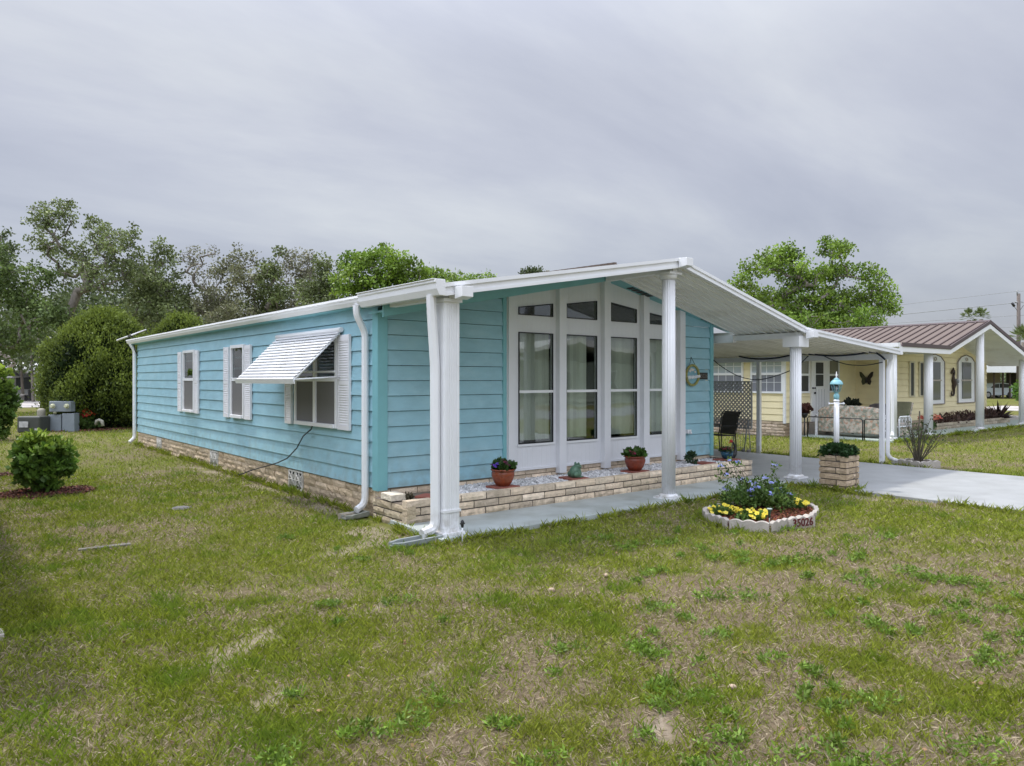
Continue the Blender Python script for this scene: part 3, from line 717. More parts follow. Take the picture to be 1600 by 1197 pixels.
# -- awning
AW = MB(); ya, yb = 1.0, 3.36; n_ = 15
for k in range(n_):
    t0, t1 = k/n_, (k+1)/n_
    def aw(t): return (-.03-.70*t, 2.50-.70*t)
    xa, za = aw(t0); xb, zb = aw(t1)
    e0, e1 = ya+.004*k, yb-.004*k
    AW.hexa([(xa, e0, za-.016), (xa, e1, za-.016), (xb-.022, e1, zb+.004), (xb-.022, e0, zb+.004), (xa, e0, za-.011), (xa, e1, za-.011), (xb-.022, e1, zb+.010), (xb-.022, e0, zb+.010)])
    AW.box(xb-.025, xb-.022, e0, e1, zb-.006, zb+.010)
    if k < n_-1: AW.box(xb+.006, xb+.010, e0+.004, e1-.004, zb-.030, zb-.006)
ao = AW.build('awning', mat('awning_enamel', (.76, .77, .79), .45, .05, 6, var2=((.50, .49, .48), .3), v2scale=5), H)
b2 = MB(); b2.tube([(-.055, ya-.02, 2.505), (-.055, yb+.02, 2.505)], .035, 10); b2.build('awning_roll', WHITE, ao)
b2 = MB(); b2.hexa([(-.735, ya, 1.74), (-.735, yb, 1.74), (-.725, yb, 1.74), (-.725, ya, 1.74), (-.760, ya, 1.81), (-.760, yb, 1.81), (-.735, yb, 1.81), (-.735, ya, 1.81)]); b2.build('awning_valance', WHITE, ao)
b2 = MB()
for y_ in (ya+.03, yb-.03, (ya+yb)/2):
    b2.tube([(-.05, y_, 1.84), (-.74, y_, 1.80)], .012, 6); b2.tube([(-.05, y_, 2.47), (-.73, y_, 1.79)], .012, 6)
b2.build('awning_arm', WHITE, ao)
# -- small things fixed on the house
mb = MB(); mb.box(6.36, 6.46, -.09, -.02, .80, .87); mb.tube([(6.41, -.09, .84), (6.41, -.13, .80)], .018, 8); mb.build('faucet_box', WHITE, H)
mb = MB(); mb.box(6.75, 7.03, -.035, -.02, 1.80, 1.93); po = mb.build('number_plate', BLACK, H)
tm = text_mb('35026', .105, .002); M = Matrix.Translation((6.89, -.038, 1.863)) @ Matrix.Rotation(PI/2, 4, 'X')
MB().add(tm, M).build('house_number', mat('bronze_numeral', (.16, .14, .13), .5), po)

# -- carport
CP = thing('carport', (10.95, -1.5, 0), 'white open carport with low pan roof joined to the porch', 'carport')
mb = MB()
YC0, YC1 = -1.80, 7.6
CE = 11.15
za, zb = zp(7.45)-.0, zp(CE)
for (y0, y1) in ((YC0+.03, YC1),):
    mb.hexa([(7.45, y0, za-.05), (CE, y0, zb-.05), (CE, y1, zb-.05), (7.45, y1, za-.05), (7.45, y0, za), (CE, y0, zb), (CE, y1, zb), (7.45, y1, za)])
for y in np.arange(YC0+.2, YC1, .15):
    mb.hexa([(7.52, y, za-.078), (CE, y, zb-.078), (CE, y+.03, zb-.078), (7.52, y+.03, za-.078), (7.52, y, za-.052), (CE, y, zb-.052), (CE, y+.03, zb-.052), (7.52, y+.03, za-.052)])
mb.build('carport_roof', mat('carport_pan', (.72, .70, .64), .45, .08, 1.5, var2=((.42, .40, .34), .45), v2scale=2.2, stretch=(.4, 2, 1)), CP)
mb = MB()
for (y0, y1, t0, t1) in ((YF, YF+.03, 0, .11), (YF-.022, YF, 0, .04), (YF-.01, YF, .08, .11)):
    mb.hexa([(7.45, y0, za+.012-t1), (CE, y0, zb+.012-t1), (CE, y1, zb+.012-t1), (7.45, y1, za+.012-t1), (7.45, y0, za+.012-t0), (CE, y0, zb+.012-t0), (CE, y1, zb+.012-t0), (7.45, y1, za+.012-t0)])
gz = zb+.01
mb.box(CE+.002, CE+.11, YC0-.02, YC1, gz-.11, gz); mb.build('carport_gutter', WHITE, CP)
mb = MB(); mb.box(10.98, 11.06, YC0+.06, YC1-.1, zb-.20, zb-.082); mb.build('carport_beam', GREYM if False else WHITE, CP)
for y in (-1.5, 1.40, 4.4, 7.3):
    mb = MB(); mb.box(10.985, 11.065, y-.045, y+.045, .03, zb-.2); mb.build('carport_post', WHITE, CP, bevel=.003)
sp = spout([(11.20, -1.60, gz-.10), (11.20, -1.60, gz-.22), (11.11, -1.58, gz-.42), (11.11, -1.58, .22), (11.16, -1.62, .14), (11.32, -1.70, .08)], w1=.075, w2=.07); sp.build('downspout', WHITE, CP)
mb = MB(); mb.box(7.36, 7.46, -.37, 7.5, zp(7.45)-.20, zp(7.45)-.06); mb.build('carport_beam', WHITE, CP)
# beam between soffit corner and column 3, seen over the walkway
mb = MB(); mb.box(7.20, 7.40, -.30, .1, zroof(7.3)-.20, zroof(7.3)-.155); mb.build('entry_header', TEALTRIM, H)

# ============================================================ planter along the front
PL = thing('brick_planter', (3.6, -.45, .04), 'low buff block planter wall running below the front windows', 'planter')
mb = MB(); PX0, PX1 = -.10, 7.20
mb.box(PX0+.014, PX1-.014, -.876, -.78, .0, .315); mb.box(PX0+.014, PX0+.11, -.78, -.02, -.02, .26); mb.box(PX1-.11, PX1-.014, -.78, -.03, .0, .315); mb.build('mortar_core', MORTAR, PL)
mb = MB(); PR = 3
brick_wall(mb, (PX0, -.89, 0), (1, 0, 0), (0, -1, 0), PX1-PX0, 3, .045, bl=.405, bh=.098, gap=.017, depth=.12, tint=(1.22, 1.16, 1.10))
brick_wall(mb, (PX1, -.89, 0), (0, 1, 0), (1, 0, 0), .86, 3, .045, bl=.405, bh=.098, gap=.017, depth=.12)
brick_wall(mb, (PX0, -.89, 0), (0, 1, 0), (-1, 0, 0), .87, 3, -.02, bl=.405, bh=.098, gap=.017, depth=.12, tint=(.85, .82, .74))
mb.build('block_wall', BRICK, PL)
mb = MB(); mb.box(PX0+.02, PX1-.1, -.80, -.02, .0, .265); mb.build('soil', mat('soil_bed', (.16, .13, .10), .95, .3, 20), PL)
rg = np.random.default_rng(4)
# gravel: each stone a small irregular chip
n_ = 9000; gxp = rg.uniform(.9, PX1-.14, n_); gyp = rg.uniform(-.77, -.03, n_)
tet = np.array([(1, 1, 1), (-1, -1, 1), (-1, 1, -1), (1, -1, -1)])*.5
def chips(rg, P, S, cols, flat=.7):
    n = len(P); A = rg.normal(size=(n, 3, 3)); Q = np.linalg.qr(A)[0]
    W = np.einsum('nij,kj->nki', Q, tet)*S[:, None, None]*(1+.4*rg.random((n, 4, 1))); W[:, :, 2] *= flat; W += P[:, None, :]
    F = np.array([(0, 1, 2), (0, 3, 1), (0, 2, 3), (1, 3, 2)]); T = W[:, F, :].reshape(-1, 3)
    return T, np.repeat(cols, 4, 0)
gc = np.clip(rg.normal(.62, .14, (n_, 1)), .2, .9)*np.array([[1, .99, 1.0]]); 
T, cc = chips(rg, np.stack([gxp, gyp, .272+rg.uniform(0, .022, n_)], 1), rg.uniform(.022, .045, n_), gc)
go_ = np_mesh('gravel', T, 3, cc, GRAVEL); tag(go_, 'white and grey gravel filling the block planter', 'gravel', kind='stuff')
# loose brick lying on the corner and the stepped cap
mb = MB(); c_ = (.62, .56, .46)
mb.obox((-.11, -.52, .28), (.20, -.02, 0), (.02, .30, 0), (0, 0, .075), c_); o = mb.build('loose_block', BRICK); rebase(o); tag(o, 'loose buff block lying on the near left corner of the planter wall', 'block')
def tile(x, y, label, s=.30, rot=0.):
    m2 = MB(); c, s_ = math.cos(rot), math.sin(rot)
    m2.obox((x-s/2*c+s/2*s_, y-s/2*s_-s/2*c, .302), (s*c, s*s_, 0), (-s*s_, s*c, 0), (0, 0, .028))
    o = m2.build('clay_tile', REDTILE, bevel=.004); rebase(o); tag(o, label, 'tile', 'red clay tiles along the planter'); return o
tile(1.60, -.60, 'red clay tile under the terracotta pot nearest the white corner column', .34, .1)
tile(2.98, -.58, 'red clay tile under the green frog statue', .34, -.15)
tile(4.32, -.60, 'red clay tile under the reddish pot beside the middle column', .34, .15)
tile(6.95, -.52, 'red clay tile under the dark blue pot at the right end of the planter', .38, .1)
tile(.35, -.66, 'red clay tile partly hidden behind the corner column, without a pot', .26, .5)

def leaf_bunch(name, ctr, r, n, size, c0, c1, seed, parent=None, up=.5, asp=.4, ncl=10, flat=.8, m=None):
    rg = np.random.default_rng(seed); d = rdir(rg, ncl, .4); d[:, 2] = np.abs(d[:, 2]); P = np.array(ctr)[None]+d*np.array(r)[None]*rg.random((ncl, 1))**.5
    vv, cc = clump_leaves(rg, P, n, min(r)*.5, size, c0, c1, up=up, asp=asp, flat=flat); return np_mesh(name, vv, 4, cc, m or LEAF, parent)
def flowers(mb, rng, ctr, r, n, size, cols, mid=None):
    for _ in range(n):
        a, e_ = rng.uniform(0, 2*PI), rng.random()**.5; p = V((ctr[0]+r[0]*e_*math.cos(a), ctr[1]+r[1]*e_*math.sin(a), ctr[2]+r[2]*rng.uniform(-.2, 1)*(1-.6*e_*e_)))
        nrm = V((rng.uniform(-.6, .2), rng.uniform(-.8, 0), rng.uniform(.5, 1))).normalized(); u = nrm.orthogonal().normalized(); w_ = nrm.cross(u); c = rng.choice(cols); k = 5; s = size*rng.uniform(.8, 1.2)
        for j in range(k):
            a0 = 2*PI*j/k; d0 = u*math.cos(a0)+w_*math.sin(a0); d1 = u*math.cos(a0+.62)+w_*math.sin(a0+.62); d2 = u*math.cos(a0-.62)+w_*math.sin(a0-.62)
            mb.poly([p, p+d2*s*.75+nrm*s*.12, p+d0*s+nrm*s*.05, p+d1*s*.75+nrm*s*.12], c)
        if mid: mb.lathe([(.001, 0), (s*.22, s*.06), (s*.1, s*.16)], p+nrm*s*.04, 5, c=mid)
def pot(x, y, z, r, h, m, label, seed, fl, leafc, cat='potted plant', rim=True):
    t = thing('flower_pot', (x, y, z), label, cat, 'potted flowers along the planter')
    mb = MB(); mb.lathe([(r*.55, 0), (r*.80, h*.25), (r*.97, h*.6), (r*.98, h*.8), (r*.90, h*.88), (r*1.02, h*.90), (r*1.06, h*.95), (r*1.02, h), (r*.9, h*.99), (r*.86, h*.9)], (x, y, z), 28); mb.build('pot', m, t)
    mb = MB(); mb.lathe([(r*.01, h*.91), (r*.87, h*.92)], (x, y, z), 14); mb.build('soil', mat('dark_soil', (.04, .03, .02), .95), t)
    leaf_bunch('foliage', (x, y, z+h), (r*1.0, r*1.0, r*.5), 26, r*.42, *leafc, seed, t, ncl=14)
    mb = MB(); flowers(mb, random.Random(seed), (x, y, z+h+r*.35), (r*1.15, r*1.05, r*.35), 16, r*.22, fl); mb.build('flowers', PETAL, t); return t
G1 = ((.03, .07, .015), (.07, .14, .03))
pot(1.60, -.60, .331, .165, .235, TERRA, 'terracotta pot of purple and maroon pansies nearest the corner column', 21, [(.10, .02, .05), (.12, .04, .42), (.16, .02, .05), (.13, .10, .5), (.08, .01, .04)], G1)
pot(4.32, -.60, .331, .172, .235, mat('red_glazed_pot', (.21, .042, .022), .22, .3, 8), 'glossy red brown pot of pink and red flowers beside the middle column', 22, [(.30, .03, .08), (.14, .02, .05), (.35, .06, .12)], ((.035, .08, .015), (.08, .16, .03)))
pot(6.95, -.52, .331, .115, .14, BLUEPOT, 'small dark blue pot of red flowers at the right end of the planter', 23, [(.16, .02, .03), (.08, .02, .02)], ((.03, .06, .02), (.07, .10, .04)))
# small ivy plant behind the middle column
t = thing('small_plant', (6.02, -.45, .28), 'small dark trailing plant in the gravel just right of the middle column', 'plant')
leaf_bunch('foliage', (6.02, -.45, .34), (.10, .10, .16), 30, .05, (.03, .06, .03), (.06, .11, .05), 31, t, ncl=8)
mb = MB(); mb.tube([(6.02, -.45, .28), (6.02, -.45, .42)], .006, 5); mb.build('stem', STEM, t)
tile(6.15, -.60, 'red clay tile in the gravel just right of the middle column', .30, .0)
# weeds at the left end of the planter
t = thing('dry_succulent', (.02, -.42, .27), 'small dried succulent beside the loose block in the planter', 'plant')
leaf_bunch('foliage', (.12, -.50, .29), (.08, .08, .06), 14, .045, (.07, .06, .04), (.14, .12, .08), 33, t, ncl=7)
leaf_bunch('weed', (1.15, -.40, .28), (.1, .2, .05), 8, .04, (.03, .07, .02), (.08, .14, .03), 35, t, ncl=3) if False else None
# dark ornament behind second pot
mb = MB(); mb.ell((4.62, -.40, .40), (.06, .08, .13), 12); o = mb.build('stone_ornament', FROG); rebase(o); tag(o, 'rounded grey green stone ornament half hidden behind the red brown pot', 'ornament')
# frog
FR = thing('frog_statue', (2.98, -.60, .331), 'green ceramic frog statue sitting on a red tile', 'statue')
mb = MB(); fx, fy, fz = 2.98, -.60, .331
def seg_chain(mb, pts, rad, n=10):
    mb.tube(pts, rad, n)
mb.ell((fx-.01, fy, fz+.085), (.085, .075, .10), 16, R=Matrix.Rotation(.45, 3, 'Y')); mb.ell((fx+.035, fy-.01, fz+.165), (.062, .055, .042), 16)
mb.ell((fx+.075, fy-.01, fz+.15), (.04, .045, .022), 12)
for s_ in (-1, 1):
    mb.ell((fx+.03, fy+s_*.035-.01, fz+.205), (.02, .018, .022), 10)
    mb.ell((fx-.02, fy+s_*.07, fz+.05), (.07, .03, .05), 12); mb.ell((fx+.045, fy+s_*.075, fz+.012), (.06, .022, .012), 10)
    mb.tube([(fx+.045, fy+s_*.045, fz+.12), (fx+.065, fy+s_*.055, fz+.06), (fx+.06, fy+s_*.045, fz+.01)], [.022, .016, .014], 8); mb.ell((fx+.08, fy+s_*.045, fz+.008), (.032, .02, .008), 8)
mb.build('body', FROG, FR)
# flamingo-like red and black garden bird by the corner
BD = thing('garden_bird', (7.28, -.42, .045), 'dark metal garden bird with red head behind the blue pot', 'ornament')
mb = MB(); q = [(7.30, -.40, .55), (7.36, -.40, .50), (7.38, -.40, .62), (7.33, -.40, .72), (7.27, -.40, .78), (7.24, -.40, .83)]
q = [(7.27, -.42, .34), (7.33, -.42, .39), (7.36, -.42, .46), (7.345, -.42, .54), (7.30, -.42, .60), (7.25, -.42, .625)]
mb.tube(q, [.05, .05, .03, .022, .018, .018], 8); mb.tube([(7.28, -.42, .35), (7.25, -.42, .33), (7.21, -.42, .38), (7.18, -.42, .41)], [.04, .045, .02, .008], 8); mb.tube([(7.27, -.42, .34), (7.27, -.42, .05)], .008, 5); mb.build('body', BLKM, BD)
mb = MB(); mb.ell((7.23, -.42, .635), (.04, .028, .032)); mb.tube([(7.20, -.42, .63), (7.14, -.42, .60)], [.014, .004], 6); mb.build('head', mat('red_enamel', (.35, .02, .015), .4), BD)

# ============================================================ welcome sign
WS = thing('welcome_sign', (6.52, -.04, 1.60), 'round wooden welcome sign hanging on the light blue front wall', 'sign')
sx, sy_, sz = 6.52, -.05, 1.88
mb = MB(); mb.lathe([(.155, 0), (.165, .006), (.165, .014), (.155, .02)], n=36)
M = Matrix.Translation((sx, sy_+.01, sz)) @ Matrix.Rotation(PI/2, 4, 'X')
MB().add(mb, M).build('backboard', mat('sign_blue', (.22, .42, .50), .7, .1, 14), WS)
ring = MB(); pts = [(sx+.185*math.cos(a), sy_-.018, sz+.185*math.sin(a)) for a in np.linspace(0, 2*PI, 37)]; ring.tube(pts, .024, 8, caps=False)
ring.build('rope_ring', mat('olive_wood', (.30, .29, .10), .8, .3, 25), WS)
tm = text_mb('Welcome', .092, .004, .004); MB().add(tm, Matrix.Translation((sx, sy_-.055, sz-.03)) @ Matrix.Rotation(PI/2, 4, 'X') @ Matrix.Rotation(.12, 4, 'Z')).build('lettering', WHITEFLAT, WS)
mb = MB(); rr_ = random.Random(2)
for k in range(9):
    a = rr_.uniform(.4, 2.7); r_ = rr_.uniform(.07, .12); mb.ell((sx+r_*math.cos(a), sy_-.03, sz+.03+r_*math.sin(a)*.8), (.024, .008, .020), 8)
mb.build('shell_decoration', mat('shell_white', (.62, .60, .56), .7), WS)
mb = MB(); mb.tube([(sx-.10, sy_-.02, sz+.16), (sx, -.035, sz+.34), (sx+.10, sy_-.02, sz+.16)], .005, 5); mb.build('hanger', BLKM, WS)

# ============================================================ pedestal planter and lamp
PD = thing('brick_pedestal', (6.995, -2.625, .0), 'square tan block pedestal planter full of dark green ground cover', 'planter')
mb = MB(); mb.box(6.79, 7.20, -2.835, -2.415, -.02, .565); mb.build('mortar_core', MORTAR, PD)
mb = MB(); PT = (.80, .72, .64)
for k in range(6):
    z = .0+k*.0975; s_ = k % 2
    brick_wall(mb, (6.775, -2.40, 0), (0, -1, 0), (-1, 0, 0), .45, 1, z, bl=.30 if s_ else .38, bh=.0975, gap=.017, tint=PT, rough=.010)
    brick_wall(mb, (6.775, -2.85, 0), (1, 0, 0), (0, -1, 0), .44, 1, z, bl=.38 if s_ else .28, bh=.0975, gap=.017, tint=PT, rough=.010)
    brick_wall(mb, (7.215, -2.85, 0), (0, 1, 0), (1, 0, 0), .45, 1, z, bl=.36, bh=.0975, gap=.017, tint=PT, rough=.010)
    brick_wall(mb, (6.775, -2.40, 0), (1, 0, 0), (0, 1, 0), .44, 1, z, bl=.30, bh=.0975, gap=.017, tint=PT, rough=.010)
mb.build('block_column', BRICK, PD)
rg = np.random.default_rng(8); C_ = np.stack([rg.uniform(6.78, 7.21, 70), rg.uniform(-2.84, -2.41, 70), .60+rg.uniform(0, .10, 70)], 1)
C_ = C_[np.hypot(C_[:, 0]-6.995, C_[:, 1]+2.625) < .29]; C_[:, 2] = .59+.10*(1-(np.hypot(C_[:, 0]-6.995, C_[:, 1]+2.625)/.3)**2)
vv, cc = clump_leaves(rg, C_, 60, .065, .045, (.012, .040, .010), (.035, .085, .02), up=.6, asp=.35); np_mesh('ground_cover', vv, 4, cc, LEAF, PD)
mb = MB(); mb.ell((6.93, -2.80, .655), (.022, .022, .028), 10); mb.build('pale_bloom', mat('pale_bloom', (.7, .68, .6), .7), PD)
LP = thing('lamp_post', (6.995, -2.58, .55), 'white fluted lamp post with aqua lantern rising from the block pedestal', 'lamp')
lx, ly = 6.995, -2.58
mb = MB(); mb.lathe([(.045, .55), (.043, 1.44)], (lx, ly, 0), 40, flutes=10, fl=.15); mb.lathe([(.045, 1.44), (.052, 1.45), (.040, 1.47)], (lx, ly, 0), 20); mb.build('post', WHITE, LP)
mb = MB(); mb.tube([(lx-.10, ly+.07, 1.405), (lx+.10, ly-.07, 1.405)], .012, 8); mb.ell((lx-.10, ly+.07, 1.405), (.018, .018, .018), 8); mb.ell((lx+.10, ly-.07, 1.405), (.018, .018, .018), 8); mb.build('ladder_bar', WHITE, LP)
mb = MB(); mb.lathe([(.036, 1.47), (.044, 1.50), (.046, 1.54), (.034, 1.565), (.026, 1.575), (.034, 1.59), (.055, 1.60)], (lx, ly, 0), 20); mb.build('lamp_neck', AQUA, LP)
LG = MB(); LG.lathe([(.048, 1.603), (.068, 1.65), (.080, 1.715)], (lx, ly, 0), 6, sm=False); lg = LG.build('lamp_glass', glass_mat('lantern_glass', (.8, .85, .88), 1.5), LP)
mb = MB()
for k in range(6):
    a = 2*PI*k/6; mb.tube([(lx+.05*math.cos(a), ly+.05*math.sin(a), 1.60), (lx+.084*math.cos(a), ly+.084*math.sin(a), 1.72)], .005, 5)
mb.lathe([(.098, 1.715), (.105, 1.72), (.098, 1.735), (.085, 1.765), (.060, 1.79), (.040, 1.80), (.044, 1.81), (.02, 1.825)], (lx, ly, 0), 24); mb.build('lamp_cap', AQUA, LP)
mb = MB(); mb.lathe([(.008, 1.82), (.016, 1.835), (.008, 1.85), (.018, 1.87), (.008, 1.89), (.003, 1.93)], (lx, ly, 0), 12); mb.build('finial', WHITE, LP)
mb = MB(); mb.lathe([(.008, 1.61), (.018, 1.65), (.012, 1.69)], (lx, ly, 0), 10); mb.build('bulb', WHITEFLAT, LP)

# ============================================================ flower bed with scalloped edging
BED = [(3.04, -2.94), (2.90, -3.34), (3.11, -3.77), (3.53, -3.76), (3.97, -3.80), (4.34, -3.68), (4.64, -3.49), (4.76, -3.20), (4.55, -2.90), (4.10, -2.68), (3.62, -2.62), (3.26, -2.72)]
def scallop(p, q, n=3, h=.115, th=.055, z0=-.01):
    "one edging block with a scalloped top"
    m2 = MB(); p, q = V((*p, 0)), V((*q, 0)); d = q-p; L_ = d.length; d.normalize(); nr = V((d.y, -d.x, 0)); pts = []
    K = n*8
    top = [(L_*i/K, h+.022*abs(math.sin(PI*n*i/K))) for i in range(K+1)]
    pr = [p+V((0, 0, z0)), p+d*L_+V((0, 0, z0))]+[p+d*s_+V((0, 0, z0+z)) for s_, z in reversed(top)]
    m2.extrude([x-nr*th/2 for x in pr], nr*th); return m2
FB = thing('flower_bed', (4.0, -3.2, 0), 'mulched flower bed with yellow petunias and house number on scalloped pale edging', 'flower bed')
for i in range(len(BED)):
    p, q = BED[i], BED[(i+1) % len(BED)]; dv = V(q)-V(p); e_ = dv.normalized()*.012
    scallop(V(p)+e_, V(q)-e_, 3 if dv.length > .42 else 2).build('edging_block', CONC, FB, bevel=.006)
# number block, a separate flat stone in front
nb_o = (3.45, -3.80); nb_e = (3.86, -3.90)
s = scallop(nb_o, nb_e, 3, h=.125, th=.05); nbk = s.build('number_block', CONC, FB, bevel=.006)
dv = (V(nb_e)-V(nb_o)); ang = math.atan2(dv.y, dv.x); nr = V((dv.y, -dv.x)).normalized(); mid = (V(nb_o)+V(nb_e))/2
tm = text_mb('35026', .135, .003, .002); MB().add(tm, Matrix.Translation((mid.x+nr.x*.030, mid.y+nr.y*.030, .064)) @ Matrix.Rotation(ang, 4, 'Z') @ Matrix.Rotation(PI/2, 4, 'X')).build('house_number', REDPAINT, nbk)
def in_poly(x, y, P):
    x = np.asarray(x); y = np.asarray(y); c = np.zeros(x.shape, bool); n = len(P)
    for i in range(n):
        x0, y0 = P[i]; x1, y1 = P[(i+1) % n]
        k = ((y0 > y) != (y1 > y)) & (x < (x1-x0)*(y-y0)/(y1-y0+1e-12)+x0); c ^= k
    return c
mb = MB(); mb.extrude([(*p, .0) for p in BED][::-1], (0, 0, .05)); mb.build('soil', mat('mulch_base', (.055, .025, .015), .95), FB)
def mulch(name, rg, test, n, x0, x1, y0, y1, z, parent=None, s=(.02, .055), base=(.17, .062, .032)):
    x = rg.uniform(x0, x1, n); y = rg.uniform(y0, y1, n); k = test(x, y); x, y = x[k], y[k]; n = len(x)
    zz = z(x, y)+rg.uniform(0, .025, n); D = rdir(rg, n, 0); D[:, 2] *= .3; L_ = rg.uniform(*s, n)
    vv = leaf_verts(rg, np.stack([x, y, zz], 1), D, L_, L_*.22)
    c = np.array(base)[None]*rg.uniform(.4, 1.9, (n, 1))*np.array([1, 1, 1])[None]*(1+.2*rg.normal(size=(n, 3))); return np_mesh(name, vv, 4, np.clip(c, .005, .6), MULCH, parent)
rg = np.random.default_rng(12)
mulch('mulch', rg, lambda x, y: in_poly(x, y, BED), 16000, 2.9, 5, -3.95, -2.5, lambda x, y: .055+.04*np.exp(-((x-4)**2/.5+(y+3.15)**2/.12)), FB)
# yellow petunias: two clumps
rr_ = random.Random(17)
def petunia(cx0, cy0, rx, ry, nf, seed):
    leaf_bunch('petunia_leaves', (cx0, cy0, .08), (rx, ry, .10), 40, .04, (.05, .10, .02), (.12, .20, .04), seed, FB, ncl=16)
    m2 = MB(); flowers(m2, random.Random(seed), (cx0, cy0, .14), (rx*1.1, ry*1.1, .07), nf, .032, [(.75, .62, .05), (.80, .68, .10), (.70, .55, .03)], mid=(.55, .40, .02)); m2.build('petunia_flowers', PETAL, FB)
petunia(3.25, -3.02, .22, .15, 34, 41); petunia(3.28, -3.42, .22, .17, 36, 42); petunia(4.45, -3.28, .17, .20, 38, 43)
# plumbago bush
PB = thing('plumbago_bush', (4.02, -3.02, .05), 'leafy bush with pale blue flower heads in the middle of the bed', 'bush')
rg = np.random.default_rng(51); rng = random.Random(51); mb = MB(); tips = []
for k in range(75):
    a = rng.uniform(0, 2*PI); rr = rng.random()**.5; tx = 4.02+.52*rr*math.cos(a); ty = -3.02+.42*rr*math.sin(a); tz = .10+.36*(1-.6*rr**2)*rng.uniform(.55, 1.1)
    mb.tube([(4.02, -3.02, .05), (4.02+(tx-4.02)*.5, -3.02+(ty+3.02)*.5, .05+(tz-.05)*.65), (tx, ty, tz)], [.006, .004, .002], 4, caps=False); tips.append((tx, ty, tz))
for (tx, ty, tz) in ((3.55, -2.78, .62), (3.66, -2.82, .70), (3.82, -2.85, .66), (4.55, -2.95, .58), (3.50, -2.90, .52)):
    mb.tube([(4.02, -3.02, .05), (4.02+(tx-4.02)*.5, -3.02+(ty+3.02)*.5, .05+(tz-.05)*.75), (tx, ty, tz)], [.006, .004, .002], 4, caps=False); tips.append((tx, ty, tz))
mb.build('stems', STEM, PB); TP = np.array(tips)
TT = np.concatenate([TP, TP*np.array([1, 1, .8])+np.array([0, 0, -.02]), (TP+np.array([4.02, -3.02, .15]))/2])
vv, cc = clump_leaves(rg, TT, 26, .075, .042, (.035, .085, .015), (.16, .25, .05), up=.5, asp=.28); np_mesh('foliage', vv, 4, cc, LEAF, PB)
mb = MB()
for i, (tx, ty, tz) in enumerate([tips[k] for k in range(len(tips)) if k >= 75 or (tips[k][2] > .38 and k % 3 == 0) or k % 4 == 0]):
    flowers(mb, rng, (tx, ty, tz+.03), (.035, .035, .03), rng.randint(4, 8), .022, [(.28, .32, .68), (.36, .40, .75), (.45, .48, .78), (.24, .26, .60)])
mb.build('flower_heads', PETAL, PB)
# garden spike lamps and sprinkler heads
def spike(x, y, h, label, head=(.016, .05), c=BLKM, cat='garden spike', post=None, grp='low garden fixtures'):
    t = thing('garden_spike', (x, y, 0), label, cat, grp); m2 = MB(); m2.tube([(x, y, -.02), (x, y, h-.03)], .008, 6); m2.build('stake', post or c, t)
    m2 = MB(); m2.lathe([(head[0]*.6, h-.035), (head[0], h-.02), (head[0]*1.3, h+head[1]-.02), (head[0]*.5, h+head[1])], (x, y, 0), 12)
    m2.tube([(x-.03, y, h+.01), (x+.03, y, h+.01)], .009, 6); m2.build('nozzle', c, t); return t
spike(-.02, -1.93, .20, 'black sprinkler head on white riser beside the corner column', post=WHITE, cat='sprinkler')
spike(4.75, -2.02, .16, 'small black sprinkler head on white riser between walkway and flower bed', post=WHITE, cat='sprinkler')
t = thing('solar_light', (3.27, -3.66, .04), 'small dark green bell shaped light standing in the flower bed', 'garden light'); m2 = MB(); m2.lathe([(.030, .0), (.022, -.01), (.012, -.075), (.006, -.10)], (3.27, -3.66, .235), 14); m2.build('shade', mat('dark_green_plastic', (.02, .07, .045), .4), t)
m2 = MB(); m2.lathe([(.030, .0), (.034, .006), (.030, .014)], (3.27, -3.66, .237), 14); m2.tube([(3.27, -3.66, .04), (3.27, -3.66, .15)], .006, 5); m2.build('lens', mat('pale_lens', (.35, .42, .38), .3), t)

# ============================================================ splash blocks etc
def splash(name, pts_o, ang, L_, W_, label, m, z=.0):
    "a trough block, open end pointing along ang"
    m2 = MB(); h = .07; t_ = .035; hw = W_/2
    m2.extrude([(0, -hw, 0), (L_*.80, -hw, 0), (L_, -hw*.45, 0), (L_, hw*.45, 0), (L_*.80, hw, 0), (0, hw, 0)], (0, 0, .022))
    for s_ in (-1, 1):
        m2.hexa([(0, s_*hw, 0), (L_*.80, s_*hw, 0), (L_*.80, s_*(hw-t_), 0), (0, s_*(hw-t_), 0), (0, s_*hw, h), (L_*.80, s_*hw, h*.8), (L_*.80, s_*(hw-t_), h*.8), (0, s_*(hw-t_), h)] if s_ < 0 else
                [(0, s_*(hw-t_), 0), (L_*.80, s_*(hw-t_), 0), (L_*.80, s_*hw, 0), (0, s_*hw, 0), (0, s_*(hw-t_), h), (L_*.80, s_*(hw-t_), h*.8), (L_*.80, s_*hw, h*.8), (0, s_*hw, h)])
        A = V((L_*.80, s_*hw, 0)); B = V((L_, s_*hw*.45, 0)); n_ = V((-(B-A).y, (B-A).x, 0)).normalized()*t_*(1 if s_ < 0 else -1)
        m2.obox(A, B-A, n_, (0, 0, h*.75)) if s_ < 0 else m2.obox(A, n_, B-A, (0, 0, h*.75))
    m2.box(-.001, t_, -hw+t_, hw-t_, .02, h)
    M = Matrix.Translation((*pts_o, z)) @ Matrix.Rotation(ang, 4, 'Z'); o = MB().add(m2, M).build(name, m, bevel=.004); rebase(o); return tag(o, label, 'splash block')
SPM = mat('painted_splash_block', (.21, .235, .235), .7, .12, 9, .3, 50)
splash('splash_block', (-.16, -1.66), PI-.02+.0, .60, .21, 'grey green splash block under the downspout at the corner column', SPM)
splash('splash_block', (-.10, .20), PI+.25, .36, .20, 'stained grey splash block under the downspout at the side wall', mat('stained_block', (.22, .23, .20), .85, .25, 9, .3, 50))
